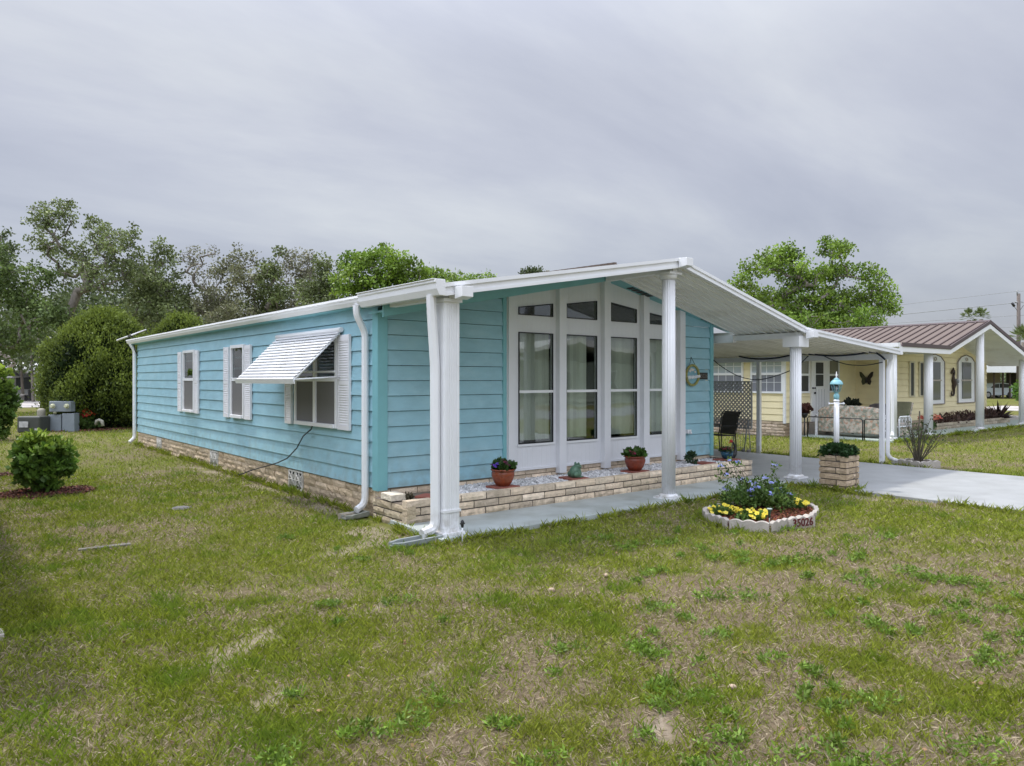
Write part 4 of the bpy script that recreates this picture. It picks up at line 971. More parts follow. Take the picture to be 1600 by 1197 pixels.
mb = MB(); mb.obox((-.42, .12, -.01), (.16, .05, 0), (-.04, .12, 0), (0, 0, .07)); o = mb.build('stone_block', mat('loose_stone', (.33, .29, .23), .9, .25, 10, .6, 30)); rebase(o); tag(o, 'small tan stone lying by the side wall downspout', 'stone')
splash('splash_block', (11.15, -1.70), -.35, .42, .20, 'small pale splash block beside the front carport post', mat('pale_splash', (.40, .39, .37), .8, .1, 9))
# access lid and stepping strip in the lawn, stones
mb = MB(); mb.lathe([(.135, 0), (.14, .012), (.12, .02)], (-1.85, 2.26, .0), 24); mb.lathe([(.10, .02), (.095, .026)], (-1.85, 2.26, .0), 24); o = mb.build('access_lid', mat('grey_lid', (.12, .115, .11), .8, .2, 12)); rebase(o); tag(o, 'round grey access lid set in the side lawn', 'lid')
mb = MB(); mb.obox((-3.38, .32, -.03), (.50, -.04, 0), (.01, .08, 0), (0, 0, .036)); o = mb.build('stepping_stone', mat('grey_stone', (.16, .15, .13), .9, .3, 10, .6, 30), bevel=.01); rebase(o); tag(o, 'long thin grey stone half sunk in the side lawn', 'stone')
mb = MB(); rr_ = random.Random(77)
for i, (x, y, r) in enumerate([(-.50, -3.93, .03), (.20, -3.9, .028), (-2.2, -6.6, .03), (-1.0, -6.05, .025)]):
    m2 = MB(); m2.ell((x, y, .012), (r*1.1, r*.8, r*.6), 7, R=Matrix.Rotation(rr_.random()*3, 3, 'Z')); o = m2.build('pebble', mat('sandy_pebble', (.40, .30, .22), .9, .2, 30)); rebase(o)
    tag(o, ['pale pebble in the lawn below the corner column', 'pale pebble in the lawn below the middle of the walkway', 'pebble in the foreground lawn near the bottom edge', 'tan pebble in the foreground grass below the sandy patch'][i], 'pebble', 'pebbles lying in the lawn')

# cable out of the side window
cb = [(-.075, 1.90, 1.13), (-.09, 1.93, 1.05), (-.10, 2.2, .93), (-.08, 2.5, .72), (-.07, 2.9, .53), (-.08, 3.3, .42), (-.08, 3.9, .30), (-.10, 4.4, .20), (-.12, 4.9, .08), (-.13, 5.3, .01)]
mb = MB(); mb.tube(cb, .010, 6); o = mb.build('cable', BLKM); rebase(o); tag(o, 'black cable hanging from the awning window down to the lawn', 'cable')
# antenna at the far roof corner
AN = thing('antenna', (-.14, 13.4, 2.9), 'white stick antenna with black bracket on the far left roof corner', 'antenna')
mb = MB(); a0, a1 = at(228, 515, 19.9), at(183, 532, 20.6); mb.tube([a0, (a0+a1)/2, a1], [.014, .022, .028], 8); mb.build('element', WHITE, AN)
mb = MB(); m0 = (a0+a1)/2; mb.tube([m0, m0+V((.05, 0, -.12)), V((-.10, LEN-.1, 2.62)), V((-.03, LEN-.1, 2.45))], .014, 6); mb.tube([m0-V((.1, .1, .04)), m0+V((.1, .1, .04))], .02, 6); mb.build('bracket', BLKM, AN)

# ============================================================ under the carport
def chair(loc, rot):
    t = thing('patio_chair', loc, 'black sling patio chair standing by the lattice under the carport', 'chair'); t.rotation_euler = (0, 0, rot)
    o = V(loc)
    def B(m2, name, m): m2.build(name, m, t)
    M = Matrix.Translation(o)
    def A(mb_): return MB().add(mb_, M)
    w_ = .27
    s = MB(); s.hexa([(-w_+.03, -.24, .425), (w_-.03, -.24, .425), (w_-.03, .22, .40), (-w_+.03, .22, .40), (-w_+.03, -.24, .435), (w_-.03, -.24, .435), (w_-.03, .22, .41), (-w_+.03, .22, .41)]); A(s).build('seat', SLING, t)
    b_ = MB(); pr = [(.22, .42), (.27, .60), (.31, .80), (.36, .93), (.42, .98)]
    for (y0, z0), (y1, z1) in zip(pr, pr[1:]): b_.hexa([(-w_+.03, y0, z0), (w_-.03, y0, z0), (w_-.03, y0+.01, z0), (-w_+.03, y0+.01, z0), (-w_+.03, y1, z1), (w_-.03, y1, z1), (w_-.03, y1+.01, z1), (-w_+.03, y1+.01, z1)])
    A(b_).build('backrest', SLING, t)
    f = MB()
    for sx_ in (-w_, w_):
        f.tube([(sx_, .22, .40), (sx_, .27, .60), (sx_, .31, .80), (sx_, .36, .93), (sx_, .42, .99)], .014, 6); f.tube([(sx_, -.26, .42), (sx_, .22, .40)], .014, 6)
        f.tube([(sx_, -.26, .42), (sx_, -.25, .62), (sx_, -.18, .645), (sx_, .26, .63)], .013, 6)
    f.tube([(-w_, .22, .40), (w_, .22, .40)], .013, 6); f.tube([(-w_, -.26, .42), (w_, -.26, .42)], .013, 6); A(f).build('frame', BLKM, t)
    for sx_ in (-w_, w_):
        for (y0, y1) in ((-.25, -.26), (.22, .26)):
            l = MB(); l.tube([(sx_, y0, .42), (sx_, y1, .0)], .014, 6); A(l).build('leg', BLKM, t)
    return t
chair((10.50, 2.12, .04), -1.72)
LT = thing('lattice_panel', (11.04, 2.9, .6), 'grey diagonal lattice panel fixed between the rear carport posts', 'lattice')
mb = MB(); y0, y1, z0, z1 = 1.62, 4.36, .62, 1.73; st = .105
L_ = z1-z0
for s_ in (1, -1):
    k = y0-L_
    while k < y1+L_:
        # strip from (k, z0) rising with slope s_
        a_, b_ = (k, z0), (k+L_, z1)
        if s_ < 0: a_, b_ = (k, z1), (k+L_, z0)
        t0 = max(0, (y0-a_[0])/(b_[0]-a_[0])); t1 = min(1, (y1-a_[0])/(b_[0]-a_[0]))
        if t1 > t0+.02:
            pa = V((11.03+.008*s_, a_[0]+(b_[0]-a_[0])*t0, a_[1]+(b_[1]-a_[1])*t0)); pb = V((11.03+.008*s_, a_[0]+(b_[0]-a_[0])*t1, a_[1]+(b_[1]-a_[1])*t1)); d = (pb-pa).normalized(); u = d.cross(V((1, 0, 0)))*.018
            mb.obox(pa-u-V((.004, 0, 0)), pb-pa, u*2, (.008, 0, 0))
        k += st
mb.build('lattice_slats', LATM, LT)
mb = MB()
for (a_, b_) in ((z0-.03, z0), (z1, z1+.03)): mb.box(11.01, 11.05, y0-.02, y1, a_, b_)
mb.box(11.01, 11.05, y0-.03, y0, z0, z1); mb.build('lattice_frame', LATM, LT)
# folded grey metal rack and wire fence by the chair
RK = thing('folded_rack', (11.0, 1.75, .04), 'thin grey folded metal frame leaning beside the patio chair', 'rack')
mb = MB()
mb.tube([(10.93, 1.75, .04), (11.0, 1.68, .82), (11.0, 2.0, .82), (10.93, 2.1, .04)], .014, 6); mb.tube([(11.0, 1.68, .82), (11.05, 1.64, .04)], .012, 6); mb.build('frame', GREYM, RK)
mb = MB(); 
for k in range(6): mb.tube([(10.98, 1.72+k*.055, .78), (10.95, 1.76+k*.055, .06)], .004, 4)
mb.build('wires', GREYM, RK)
WF = thing('wire_fence', (11.04, 1.6, 0), 'low grey wire garden fence below the lattice', 'fence')
mb = MB(); y = 1.50
while y < 4.4: mb.tube([(11.05, y, .0), (11.05, y, .46)], .0035, 4); y += .085
for z in (.12, .46): mb.tube([(11.05, 1.46, z), (11.05, 4.36, z)], .005, 4)
mb.build('wires', GREYM, WF)
mb = MB(); mb.tube([(11.05, 1.48, -.02), (11.05, 1.48, .5)], .01, 5); mb.build('stake', GREYM, WF)
mb = MB(); rr_ = random.Random(9)
for i, (x, y) in enumerate(((10.92, 1.62), (10.95, 1.78))):
    m2 = MB(); m2.ell((x, y, .07), (.06, .05, .04), 8); o = m2.build('edge_stone', mat('grey_rock', (.28, .26, .25), .9, .2, 14)); rebase(o); tag(o, ['pale rock next to the rear carport post', 'pale rock one step left of the rear carport post, under the rack'][i], 'rock', 'rocks at the carport edge')
# swags of dark blue rope light
def swag(name, px_pts, x, label, m=CABLE, r=.016):
    P = []
    for (a, b_) in px_pts:
        d = FW+RT*((a-800)/1143.)+np.array([0, 0, 1])*(-(b_-593)/1143.); t_ = (x-CAM[0])/d[0]; P.append(V(CAM+d*t_))
    # round the polyline off
    Q = []
    for i in range(len(P)-1):
        p0 = P[max(i-1, 0)]; p1 = P[i]; p2 = P[i+1]; p3 = P[min(i+2, len(P)-1)]
        for k in range(5):
            t_ = k/5; Q.append(.5*((2*p1)+(-p0+p2)*t_+(2*p0-5*p1+4*p2-p3)*t_*t_+(-p0+3*p1-3*p2+p3)*t_**3))
    Q.append(P[-1]); m2 = MB(); m2.tube(Q, r, 6); o = m2.build(name, m); rebase(o); tag(o, label, 'cable', 'rope lights hung along the carport'); return o
swag('rope_light', [(1100, 557), (1115, 556), (1143, 554), (1165, 559), (1190, 561), (1215, 559), (1240, 554), (1247, 553), (1270, 554), (1300, 556), (1335, 554), (1360, 550), (1372, 553), (1383, 562)], 10.88, 'upper dark blue rope light draped along the carport eave to the front post', r=.02)
swag('rope_light', [(1108, 556), (1125, 571), (1150, 586), (1175, 593), (1195, 592), (1225, 583), (1245, 573), (1263, 556)], 10.92, 'dark blue rope light hanging in the deepest loop across the neighbour windows', r=.011)
swag('rope_light', [(1285, 555), (1300, 562), (1322, 569), (1345, 571), (1365, 569), (1379, 566)], 10.92, 'dark rope light in a shallow loop just left of the front carport post', r=.010)

# ============================================================ shrubs of the left lawn
def shrub(name, ctr, r, h, n, size, c0, c1, seed, label, ncl=150, up=.6, cat='shrub', group=None, asp=.36):
    rg = np.random.default_rng(seed); rng = random.Random(seed); t = thing(name, (ctr[0], ctr[1], 0), label, cat, group); pts = []
    for _ in range(ncl):
        d = V((rng.gauss(0, 1), rng.gauss(0, 1), rng.gauss(0, 1))).normalized()*(rng.random()**.33); rad_ = 1-.12*rng.random()
        pts.append((ctr[0]+d.x*r*rad_, ctr[1]+d.y*r*rad_, h*.50+d.z*h*.46*rad_*rng.uniform(.85, 1.12)))
    mb = MB()
    for p in pts[::3]: mb.tube([(ctr[0]+rng.uniform(-.06, .06)*r, ctr[1]+rng.uniform(-.06, .06)*r, 0), ((p[0]+ctr[0])/2, (p[1]+ctr[1])/2, p[2]*.55), p], [.014*r+.004, .01*r, .004], 5, caps=False)
    mb.build('stems', STEM, t)
    vv, cc = clump_leaves(rg, np.array(pts), n, .16*r, size, c0, c1, up=up, asp=asp)
    # leaf colour shifts to pale yellow-green towards the top of the plant
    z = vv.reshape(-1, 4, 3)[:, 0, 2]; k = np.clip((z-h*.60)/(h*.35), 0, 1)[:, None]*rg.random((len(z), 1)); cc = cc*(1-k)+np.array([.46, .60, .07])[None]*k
    np_mesh('foliage', vv, 4, cc, LEAF, t); return t
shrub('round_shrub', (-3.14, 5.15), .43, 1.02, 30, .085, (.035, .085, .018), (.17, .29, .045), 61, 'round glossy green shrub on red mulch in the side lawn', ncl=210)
rg = np.random.default_rng(62)
mo = mulch('mulch_patch', rg, lambda x, y: np.hypot((x+3.22)/.78, (y-5.1)/.52) < 1+.15*np.sin(x*9), 9000, -4.2, -2.2, 4.4, 5.8, lambda x, y: 0*x+.01, s=(.03, .07), base=(.14, .06, .045)); tag(mo, 'red brown bark mulch around the round shrub', 'mulch', kind='stuff')
mo = mulch('mulch_patch', rg, lambda x, y: np.hypot((x+4.0)/.95, (y-8.15)/.3) < 1, 4000, -5, -2.9, 7.7, 8.6, lambda x, y: 0*x+.01, s=(.04, .09), base=(.16, .085, .07)); tag(mo, 'thin strip of pinkish mulch behind the round shrub', 'mulch', kind='stuff')
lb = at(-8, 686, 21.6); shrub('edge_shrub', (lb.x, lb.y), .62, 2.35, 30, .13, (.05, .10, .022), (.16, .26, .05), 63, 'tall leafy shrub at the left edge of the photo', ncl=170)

# ============================================================ utility boxes
def wbox(mb, p, d, wd, dp, z0, z1): # box facing the street with front-left corner p, direction d
    p = V(p); d = V(d).normalized(); n = V((-d.y, d.x, 0)); mb.obox(V((p.x, p.y, z0)), d*wd, n*dp, (0, 0, z1-z0))
fd_ = V((RT[0], RT[1], 0))
g0 = at(78, 672, 25.2); UB = thing('meter_pedestal', (g0.x, g0.y, 0), 'grey electric meter pedestal with two round dials beyond the round shrub', 'utility box')
sc_ = 25.2/1143
mb = MB(); wbox(mb, g0-fd_*.06, fd_, 20*sc_, .25, 0, 1.8-(648-593)*sc_); wbox(mb, g0+fd_*19*sc_, fd_, 19*sc_, .3, 0, 1.8-(646-593)*sc_); mb.build('cabinet', UTGREY, UB, bevel=.01)
mb = MB(); wbox(mb, g0+fd_*(-1*sc_)-V((FW[0], FW[1], 0))*.02, fd_, 34*sc_, .28, 1.8-(643.5-593)*sc_, 1.8-(627-593)*sc_); mb.build('meter_box', UTGREY, UB, bevel=.02)
for px in (82.5, 104.5):
    c = at(px, 634.5, 25.1); m2 = MB(); m2.lathe([(.07, 0), (.07, .05), (.055, .09), (.05, .10)], n=18); m2.lathe([(.085, 0), (.085, .02)], n=18)
    R_ = V((-FW[0], -FW[1], 0)).to_track_quat('Z', 'Y').to_matrix().to_4x4(); MB().add(m2, Matrix.Translation(c) @ R_).build('meter_dial', mat('meter_glass', (.55, .55, .38), .2, .2, 30), UB)
c = at(86, 645, 25.15); mb = MB(); mb.lathe([(.05, -.05), (.06, .04)], c, 10); mb.build('conduit', mat('olive_pipe', (.22, .22, .14), .6), UB)
g1 = at(26, 676, 24.6); mb = MB(); wbox(mb, g1, fd_, 35*sc_, .6, 0, 1.8-(649.5-593)*sc_); o = mb.build('transformer_box', GREENBOX, bevel=.05); rebase(o); tag(o, 'dark green transformer box with white sticker beside the tall edge shrub', 'utility box')
mb = MB(); wbox(mb, at(29.5, 657, 24.56), fd_, 14*sc_, .004, 1.8-(666-593)*sc_, 1.8-(657-593)*sc_); wbox(mb, at(54, 668, 24.56), fd_, 6*sc_, .004, 1.8-(674-593)*sc_, 1.8-(667.5-593)*sc_); s2 = mb.build('sticker', mat('faded_sticker', (.45, .45, .45), .6, .35, 9), o)

g2 = at(64.5, 672, 25.3); mb = MB(); mb.lathe([(.13, 0), (.13, .70), (.12, .76), (.07, .80)], (g2.x, g2.y, 0), 18); o = mb.build('cable_pedestal', mat('tan_plastic', (.30, .28, .22), .6)); rebase(o); tag(o, 'short round tan cable pedestal between the two utility boxes', 'utility box')

# red flowers and rocks by the arborvitae
p = at(133, 672, 26); t = thing('red_flowering_plant', (p.x, p.y, 0), 'low plant with red orange bracts in front of the big arborvitae', 'plant')
leaf_bunch('foliage', (p.x, p.y, .15), (.5, .3, .4), 26, .14, (.05, .10, .02), (.16, .24, .06), 71, t, ncl=16)
mb = MB(); flowers(mb, random.Random(6), (p.x+.05, p.y, .55), (.25, .2, .25), 26, .09, [(.55, .05, .03), (.62, .10, .03), (.45, .03, .03)]); mb.build('flowers', PETAL, t)
for i in range(10): pass
p = at(150, 675, 25.6); mo = mulch('mulch_patch', rg, lambda x, y: np.hypot((x-p.x-1.0)/3.0, (y-p.y-1.2)/1.3) < 1, 9000, p.x-2.2, p.x+4.2, p.y-.3, p.y+2.6, lambda x, y: 0*x+.01, s=(.06, .14), base=(.12, .055, .035)); tag(mo, 'red brown mulch under the big arborvitae', 'mulch', kind='stuff')
mb = MB(); mb.tube([at(150, 664, 25.5), at(151, 658, 25.5), at(155, 656, 25.5), at(159, 658, 25.5), at(161, 666, 25.5)], [.05, .06, .05, .06, .05], 8); o = mb.build('garden_ornament', mat('weathered_stone', (.35, .33, .28), .9, .3, 10)); rebase(o); tag(o, 'small arched pale ornament at the foot of the big arborvitae', 'ornament')

# ============================================================ arborvitae
def arborvitae(name, c, rx, h, seed, label, ncl=620):
    rg = np.random.default_rng(seed); t = thing(name, (c[0], c[1], 0), label, 'arborvitae', 'clipped arborvitae behind the house')
    # sprays on an egg-shaped shell with bulging billows
    n = ncl; u = rg.random(n)*2*PI; zf = rg.random(n)**.85
    prof = np.interp(zf, [0, .12, .35, .6, .8, .93, 1], [.60, .88, 1.0, .84, .56, .32, .08])
    bl = 1+.07*np.sin(u*5+zf*7)+.06*np.sin(u*9-zf*13+1)
    nl = 60; lu = rg.random(nl)*2*PI; lz = rg.random(nl)**.85
    du = np.abs((u[:, None]-lu[None]+PI) % (2*PI)-PI)*np.maximum(prof, .25)[:, None]*rx; dz_ = (zf[:, None]-lz[None])*h; dl = np.min(np.hypot(du, dz_*.75), 1)
    bulge = np.clip(1-(dl/.68)**2, -0.8, 1)
    dj = rg.random(n); rad = rx*prof*bl*(.82+.15*bulge+.06*dj); P = np.stack([c[0]+rad*np.cos(u), c[1]+rad*np.sin(u), .25+zf*(h-.45)], 1)
    out = np.stack([np.cos(u), np.sin(u), np.full(n, .0)], 1)
    k = 44; PP = np.repeat(P, k, 0); O = np.repeat(out, k, 0)
    tt = rg.random((n*k, 1))               # 0 at the root of a spray, 1 at its tip
    wid = .035+.10*np.sin(tt*2.6)
    sp = rg.normal(size=(n*k, 3))*wid+np.array([0, 0, 1])*(tt-.5)*.42+O*(tt-.5)*.16
    D = O*.35+np.array([0, 0, .95])+rg.normal(size=(n*k, 3))*.40; D /= np.linalg.norm(D, axis=1, keepdims=True)
    L_ = rg.uniform(.05, .12, n*k); vv = leaf_verts(rg, PP+sp, D, L_, L_*.28)
    tone = np.repeat(np.clip(.5*rg.random(n)+.5*bulge, 0, 1), k)[:, None]  # shading painted in: sprays on billows coloured light, those in the hollows dark
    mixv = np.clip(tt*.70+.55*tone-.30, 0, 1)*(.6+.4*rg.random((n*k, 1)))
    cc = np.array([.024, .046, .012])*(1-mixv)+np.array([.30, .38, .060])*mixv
    # inner layer of leaves, coloured dark to paint shade into the gaps
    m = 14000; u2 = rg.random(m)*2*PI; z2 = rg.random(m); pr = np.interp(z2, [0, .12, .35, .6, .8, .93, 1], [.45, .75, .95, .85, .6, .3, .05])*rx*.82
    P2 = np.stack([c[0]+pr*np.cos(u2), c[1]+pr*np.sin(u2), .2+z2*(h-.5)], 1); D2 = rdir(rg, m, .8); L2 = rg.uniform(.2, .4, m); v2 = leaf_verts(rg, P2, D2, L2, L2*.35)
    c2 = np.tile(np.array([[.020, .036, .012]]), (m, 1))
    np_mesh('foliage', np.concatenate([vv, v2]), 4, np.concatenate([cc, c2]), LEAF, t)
    mb = MB(); mb.tube([(c[0], c[1], 0), (c[0]+.05, c[1], h*.5), (c[0], c[1], h*.85)], [.16, .10, .03], 8)
    for i in range(9):
        a = i*.7; mb.tube([(c[0]+.05*math.cos(a), c[1]+.05*math.sin(a), .02), (c[0]+rx*.3*math.cos(a), c[1]+rx*.3*math.sin(a), .9), (c[0]+rx*.6*math.cos(a), c[1]+rx*.6*math.sin(a), h*.45)], [.06, .045, .02], 6)
    mb.build('trunk', BARK, t); return t
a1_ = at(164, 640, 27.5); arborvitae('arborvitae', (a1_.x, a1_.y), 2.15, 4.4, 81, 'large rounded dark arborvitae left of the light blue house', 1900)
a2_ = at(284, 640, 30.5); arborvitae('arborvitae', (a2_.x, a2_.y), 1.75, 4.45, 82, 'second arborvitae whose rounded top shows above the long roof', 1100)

# ============================================================ trees
OAK = ((.095, .125, .048), (.225, .275, .100)); GREY = ((.135, .138, .090), (.235, .235, .150)); BRT = ((.065, .130, .018), (.27, .395, .052)); DK = ((.050, .075, .030), (.120, .155, .060))
def ptree(px, top, hw, depth, pal, seed, label, nclump=70, nleaf=70, crad=.75, lsize=.22, group='trees standing behind the houses', bot=None, r0=.2, bare=0, lean=0, blobs=None, name='oak_tree', trunkpts=None, flat=.75):
    s = depth/1143; b0 = at(px, 593+1.8/s, depth); b0.z = 0
    ht = 1.8+(593-top)*s; bt = 1.8+(593-(bot if bot else 560))*s
    R2 = V((RT[0], RT[1], 0)); F2 = V((FW[0], FW[1], 0)); bl = []; rg_ = random.Random(seed)
    if blobs:
        for (bx, by, bw, bh) in blobs:
            c = at(bx, by, depth+rg_.uniform(-1, 1)); bl.append((c.x, c.y, c.z, bw*s*.95, bw*s*.95, bh*s))
    else:
        W_ = hw*s; Hh = (ht-bt)/2
        bl.append((b0.x, b0.y, bt+Hh*.9, W_*.85, W_*.85, Hh*.9))
        for k in range(4):
            a = rg_.uniform(-1, 1); q = b0+R2*a*W_*.65+F2*rg_.uniform(-.5, .5)*W_; bl.append((q.x, q.y, bt+Hh*(.7+.75*rg_.random()), W_*.45, W_*.45, Hh*.45))
        q = b0+R2*rg_.uniform(-.25, .25)*W_; bl.append((q.x, q.y, ht-Hh*.3, W_*.35, W_*.35, Hh*.33))
    if trunkpts: tr = [at(*q, depth) for q in trunkpts]; tr[0].z = 0
    else: tr = [b0+V((rg_.uniform(-.3, .3)*k, rg_.uniform(-.3, .3)*k, (bt+.8)*k/4)) for k in range(5)]
    return make_tree(name, tuple(tr[0]), tr, bl, nclump, nleaf, crad, lsize, pal[0], pal[1], label, group, seed, r0=r0, bare=bare, flat=flat)
LG_ = 'trees standing behind the houses'
ptree(105, 310, 80, 41, OAK, 101, 'tallest spreading oak with leaning grey trunk at upper left', nclump=360, nleaf=24, crad=.36, lsize=.14, r0=.24, name='oak_tree', flat=.6,
      trunkpts=[(70, 660), (86, 570), (98, 520), (112, 480), (122, 455)],
      blobs=[(85, 348, 36, 34), (60, 340, 22, 18), (105, 325, 22, 16), (70, 385, 30, 20), (115, 395, 28, 30), (165, 365, 34, 30), (185, 395, 34, 30), (150, 410, 34, 28), (205, 375, 18, 26), (150, 345, 16, 16), (215, 420, 26, 26), (95, 430, 26, 22), (170, 440, 40, 26)])
ptree(-32, 400, 55, 40, ((.075, .120, .035), (.19, .26, .08)), 102, 'bushy green tree cut by the left edge of the photo', 150, 60, .55, .17, blobs=[(5, 440, 50, 40), (40, 470, 40, 36), (-10, 400, 30, 30), (20, 520, 50, 40), (60, 430, 26, 24), (70, 500, 40, 36)])
ptree(6, 350, 16, 52, DK, 103, 'thin dark pine tip at the far left edge', 26, 50, .5, .2, blobs=[(4, 365, 10, 10), (14, 385, 12, 10), (0, 400, 18, 16), (8, 430, 14, 20)], name='pine_tree', r0=.15)
ptree(250, 374, 40, 43, OAK, 104, 'dark oak right of the tallest oak, above the second arborvitae', 150, 55, .5, .16, blobs=[(252, 400, 22, 24), (240, 430, 40, 28), (262, 455, 42, 30), (222, 450, 30, 30), (250, 490, 50, 30)])
ptree(310, 380, 32, 44, GREY, 105, 'nearly bare grey tree with fine twigs left of the grey green tree', 130, 14, .45, .13, bare=.2, blobs=[(300, 402, 24, 18), (325, 395, 20, 14), (312, 430, 26, 22), (318, 470, 34, 30)], r0=.16)
ptree(365, 370, 40, 43, ((.110, .120, .062), (.22, .225, .12)), 106, 'tall grey green tree with thin spire like top', 190, 42, .45, .14, blobs=[(366, 400, 14, 28), (352, 430, 28, 26), (385, 440, 30, 28), (345, 475, 44, 30), (400, 400, 8, 22), (370, 500, 48, 30)])
ptree(425, 392, 30, 42, OAK, 107, 'small green tree between the spire tree and the leafless crowns', 90, 46, .45, .15, blobs=[(415, 420, 18, 20), (430, 450, 28, 26), (412, 480, 34, 26), (436, 395, 8, 10)])
ptree(462, 386, 40, 44, GREY, 108, 'grey half bare tree with many upright twigs behind the long roof', 170, 26, .42, .14, bare=.1, blobs=[(450, 405, 18, 18), (478, 412, 26, 20), (462, 440, 34, 28), (490, 450, 26, 26), (455, 480, 40, 24)], r0=.18)
ptree(505, 400, 30, 41, OAK, 109, 'olive green tree next to the bright green oak', 100, 46, .45, .15, blobs=[(505, 418, 18, 20), (520, 440, 24, 28), (495, 455, 30, 26), (515, 480, 34, 22)])
ptree(590, 380, 78, 38, BRT, 110, 'broad bright green oak above the middle of the long roof', 230, 56, .44, .15, blobs=[(600, 398, 18, 16), (575, 405, 22, 20), (550, 412, 22, 20), (545, 440, 32, 26), (590, 440, 42, 28), (630, 420, 24, 20), (640, 445, 32, 24), (615, 405, 20, 18), (655, 425, 16, 16), (600, 470, 60, 20)], r0=.3)
ptree(715, 425, 55, 42, ((.09, .16, .03), (.26, .37, .07)), 111, 'low light green tree above the roof left of the porch', 130, 48, .48, .16, blobs=[(690, 440, 24, 16), (720, 446, 26, 14), (745, 440, 16, 12), (762, 442, 12, 12), (700, 465, 50, 18), (675, 435, 18, 16)])
ptree(832, 417, 14, 60, DK, 112, 'dark pine top peeking above the porch roof', 26, 46, .5, .2, blobs=[(826, 427, 9, 7), (838, 428, 8, 7), (832, 445, 10, 12)], name='pine_tree', r0=.15)
ptree(858, 422, 10, 62, GREY, 113, 'thin pale treetop just right of the dark pine top', 14, 26, .45, .18, blobs=[(855, 429, 8, 6), (862, 440, 10, 10)], r0=.12)
ptree(125, 600, 60, 84, DK, 114, 'dark shade tree behind the grey house with crooked trunks', 190, 46, 1.0, .32, blobs=[(30, 530, 50, 30), (90, 540, 50, 30), (150, 520, 50, 36), (200, 480, 50, 36), (20, 480, 40, 30)], r0=.3)
ptree(175, 600, 60, 82, ((.055, .08, .03), (.12, .16, .06)), 115, 'shaded oak with low crooked limbs behind the big arborvitae', 190, 46, 1.0, .32, blobs=[(140, 470, 50, 36), (190, 500, 50, 36), (240, 510, 50, 36), (100, 500, 40, 36)], r0=.34)
# right: oak behind the neighbour
ptree(1270, 370, 120, 42, BRT, 120, 'large bright green oak rising behind the brown roofed neighbour', 430, 60, .46, .15, blobs=[(1190, 415, 28, 20), (1160, 440, 20, 18), (1215, 405, 28, 22), (1242, 392, 20, 16), (1250, 430, 40, 26), (1300, 385, 22, 18), (1318, 400, 18, 24), (1300, 430, 30, 22), (1350, 425, 18, 14), (1375, 440, 20, 20), (1390, 470, 22, 18), (1345, 465, 34, 24), (1290, 475, 50, 30), (1225, 470, 44, 30), (1185, 470, 30, 26), (1400, 480, 10, 8), (1320, 500, 60, 18), (1250, 505, 60, 18)],
      r0=.45, trunkpts=[(1245, 650), (1246, 590), (1248, 540), (1250, 500)], group=LG_)
# woods further back
def woods():
    rg = np.random.default_rng(200); rng = random.Random(200); C = []; mb = MB()
    for i in range(60):
        px = -140+i*16; d = rng.uniform(56, 74); s = d/1143; c = at(px, 593, d); top = 3.6+rng.uniform(0, 3.2)+(2.0 if px < 560 else -0.5)
        for k in range(26): C.append((c.x+rng.uniform(-2, 2), c.y+rng.uniform(-2, 2), rng.uniform(.3, 1)**.8*top))
        mb.tube([(c.x, c.y, 0), (c.x+rng.uniform(-.5, .5), c.y, top*.8)], [.14, .05], 5, caps=False)
    for i in range(26):
        px = 1330+i*22; d = rng.uniform(85, 110); c = at(px, 593, d); top = 3.6+rng.uniform(0, 2.0)
        for k in range(24): C.append((c.x+rng.uniform(-3, 3), c.y+rng.uniform(-3, 3), rng.uniform(.1, 1)**.8*top))
    vv, cc = clump_leaves(rg, np.array(C), 34, .95, .32, (.045, .070, .026), (.13, .165, .06)); o = np_mesh('distant_woods', vv, 4, cc, LEAF); tag(o, 'dense wood of dark trees far behind the houses', 'woods', kind='stuff')
    o2 = mb.build('distant_trunks', BARK); tag(o2, 'thin trunks of the far wood', 'woods', kind='stuff')
woods()

# palms
def palm(px, py, depth, seed, label, n=26, L_=1.5):
    c = at(px, py, depth); t = thing('palm_tree', (c.x, c.y, 0), label, 'palm tree', 'palms beyond the neighbour'); rg = np.random.default_rng(seed); rng = random.Random(seed)
    mb = MB(); mb.tube([(c.x, c.y, 0), (c.x+.1, c.y, c.z*.5), (c.x, c.y, c.z-.2)], [.22, .18, .16], 8); mb.build('trunk', BARK, t); P = []; D = []; LL = []
    for i in range(n):
        a = rng.uniform(0, 2*PI); e_ = rng.uniform(-.35, 1.45); d = V((math.cos(a)*math.cos(e_), math.sin(a)*math.cos(e_), math.sin(e_))); l = L_*rng.uniform(.5, .75); hub = V(c)+d*l
        side = d.cross(V((0, 0, 1))).normalized() if abs(d.z) < .95 else V((1, 0, 0)); upv = side.cross(d)
        for k in range(17):
            an = -1.25+2.5*k/16; dd = (d*math.cos(an)+side*math.sin(an)+upv*.1-V((0, 0, .15))).normalized(); P.append(tuple(hub)); D.append(tuple(dd)); LL.append(L_*.55*(1-.25*abs(an)))
        P.append(tuple(c)); D.append(tuple(d)); LL.append(l)
    P = np.array(P); D = np.array(D); LL = np.array(LL); vv = leaf_verts(rg, P, D, LL, LL*.045); cc = np.array([.13, .17, .06])[None]*rg.uniform(.6, 1.5, (len(P), 1)); np_mesh('fronds', vv, 4, cc, LEAF, t)
palm(1514, 496, 60, 1, 'cabbage palm crown left of its twin above the brown roof', 34, .72); palm(1533, 495, 60, 2, 'cabbage palm crown right of its twin above the brown roof', 34, .72); palm(1600, 530, 50, 3, 'lighter palm beside the utility pole at the right edge', 40, 1.0)

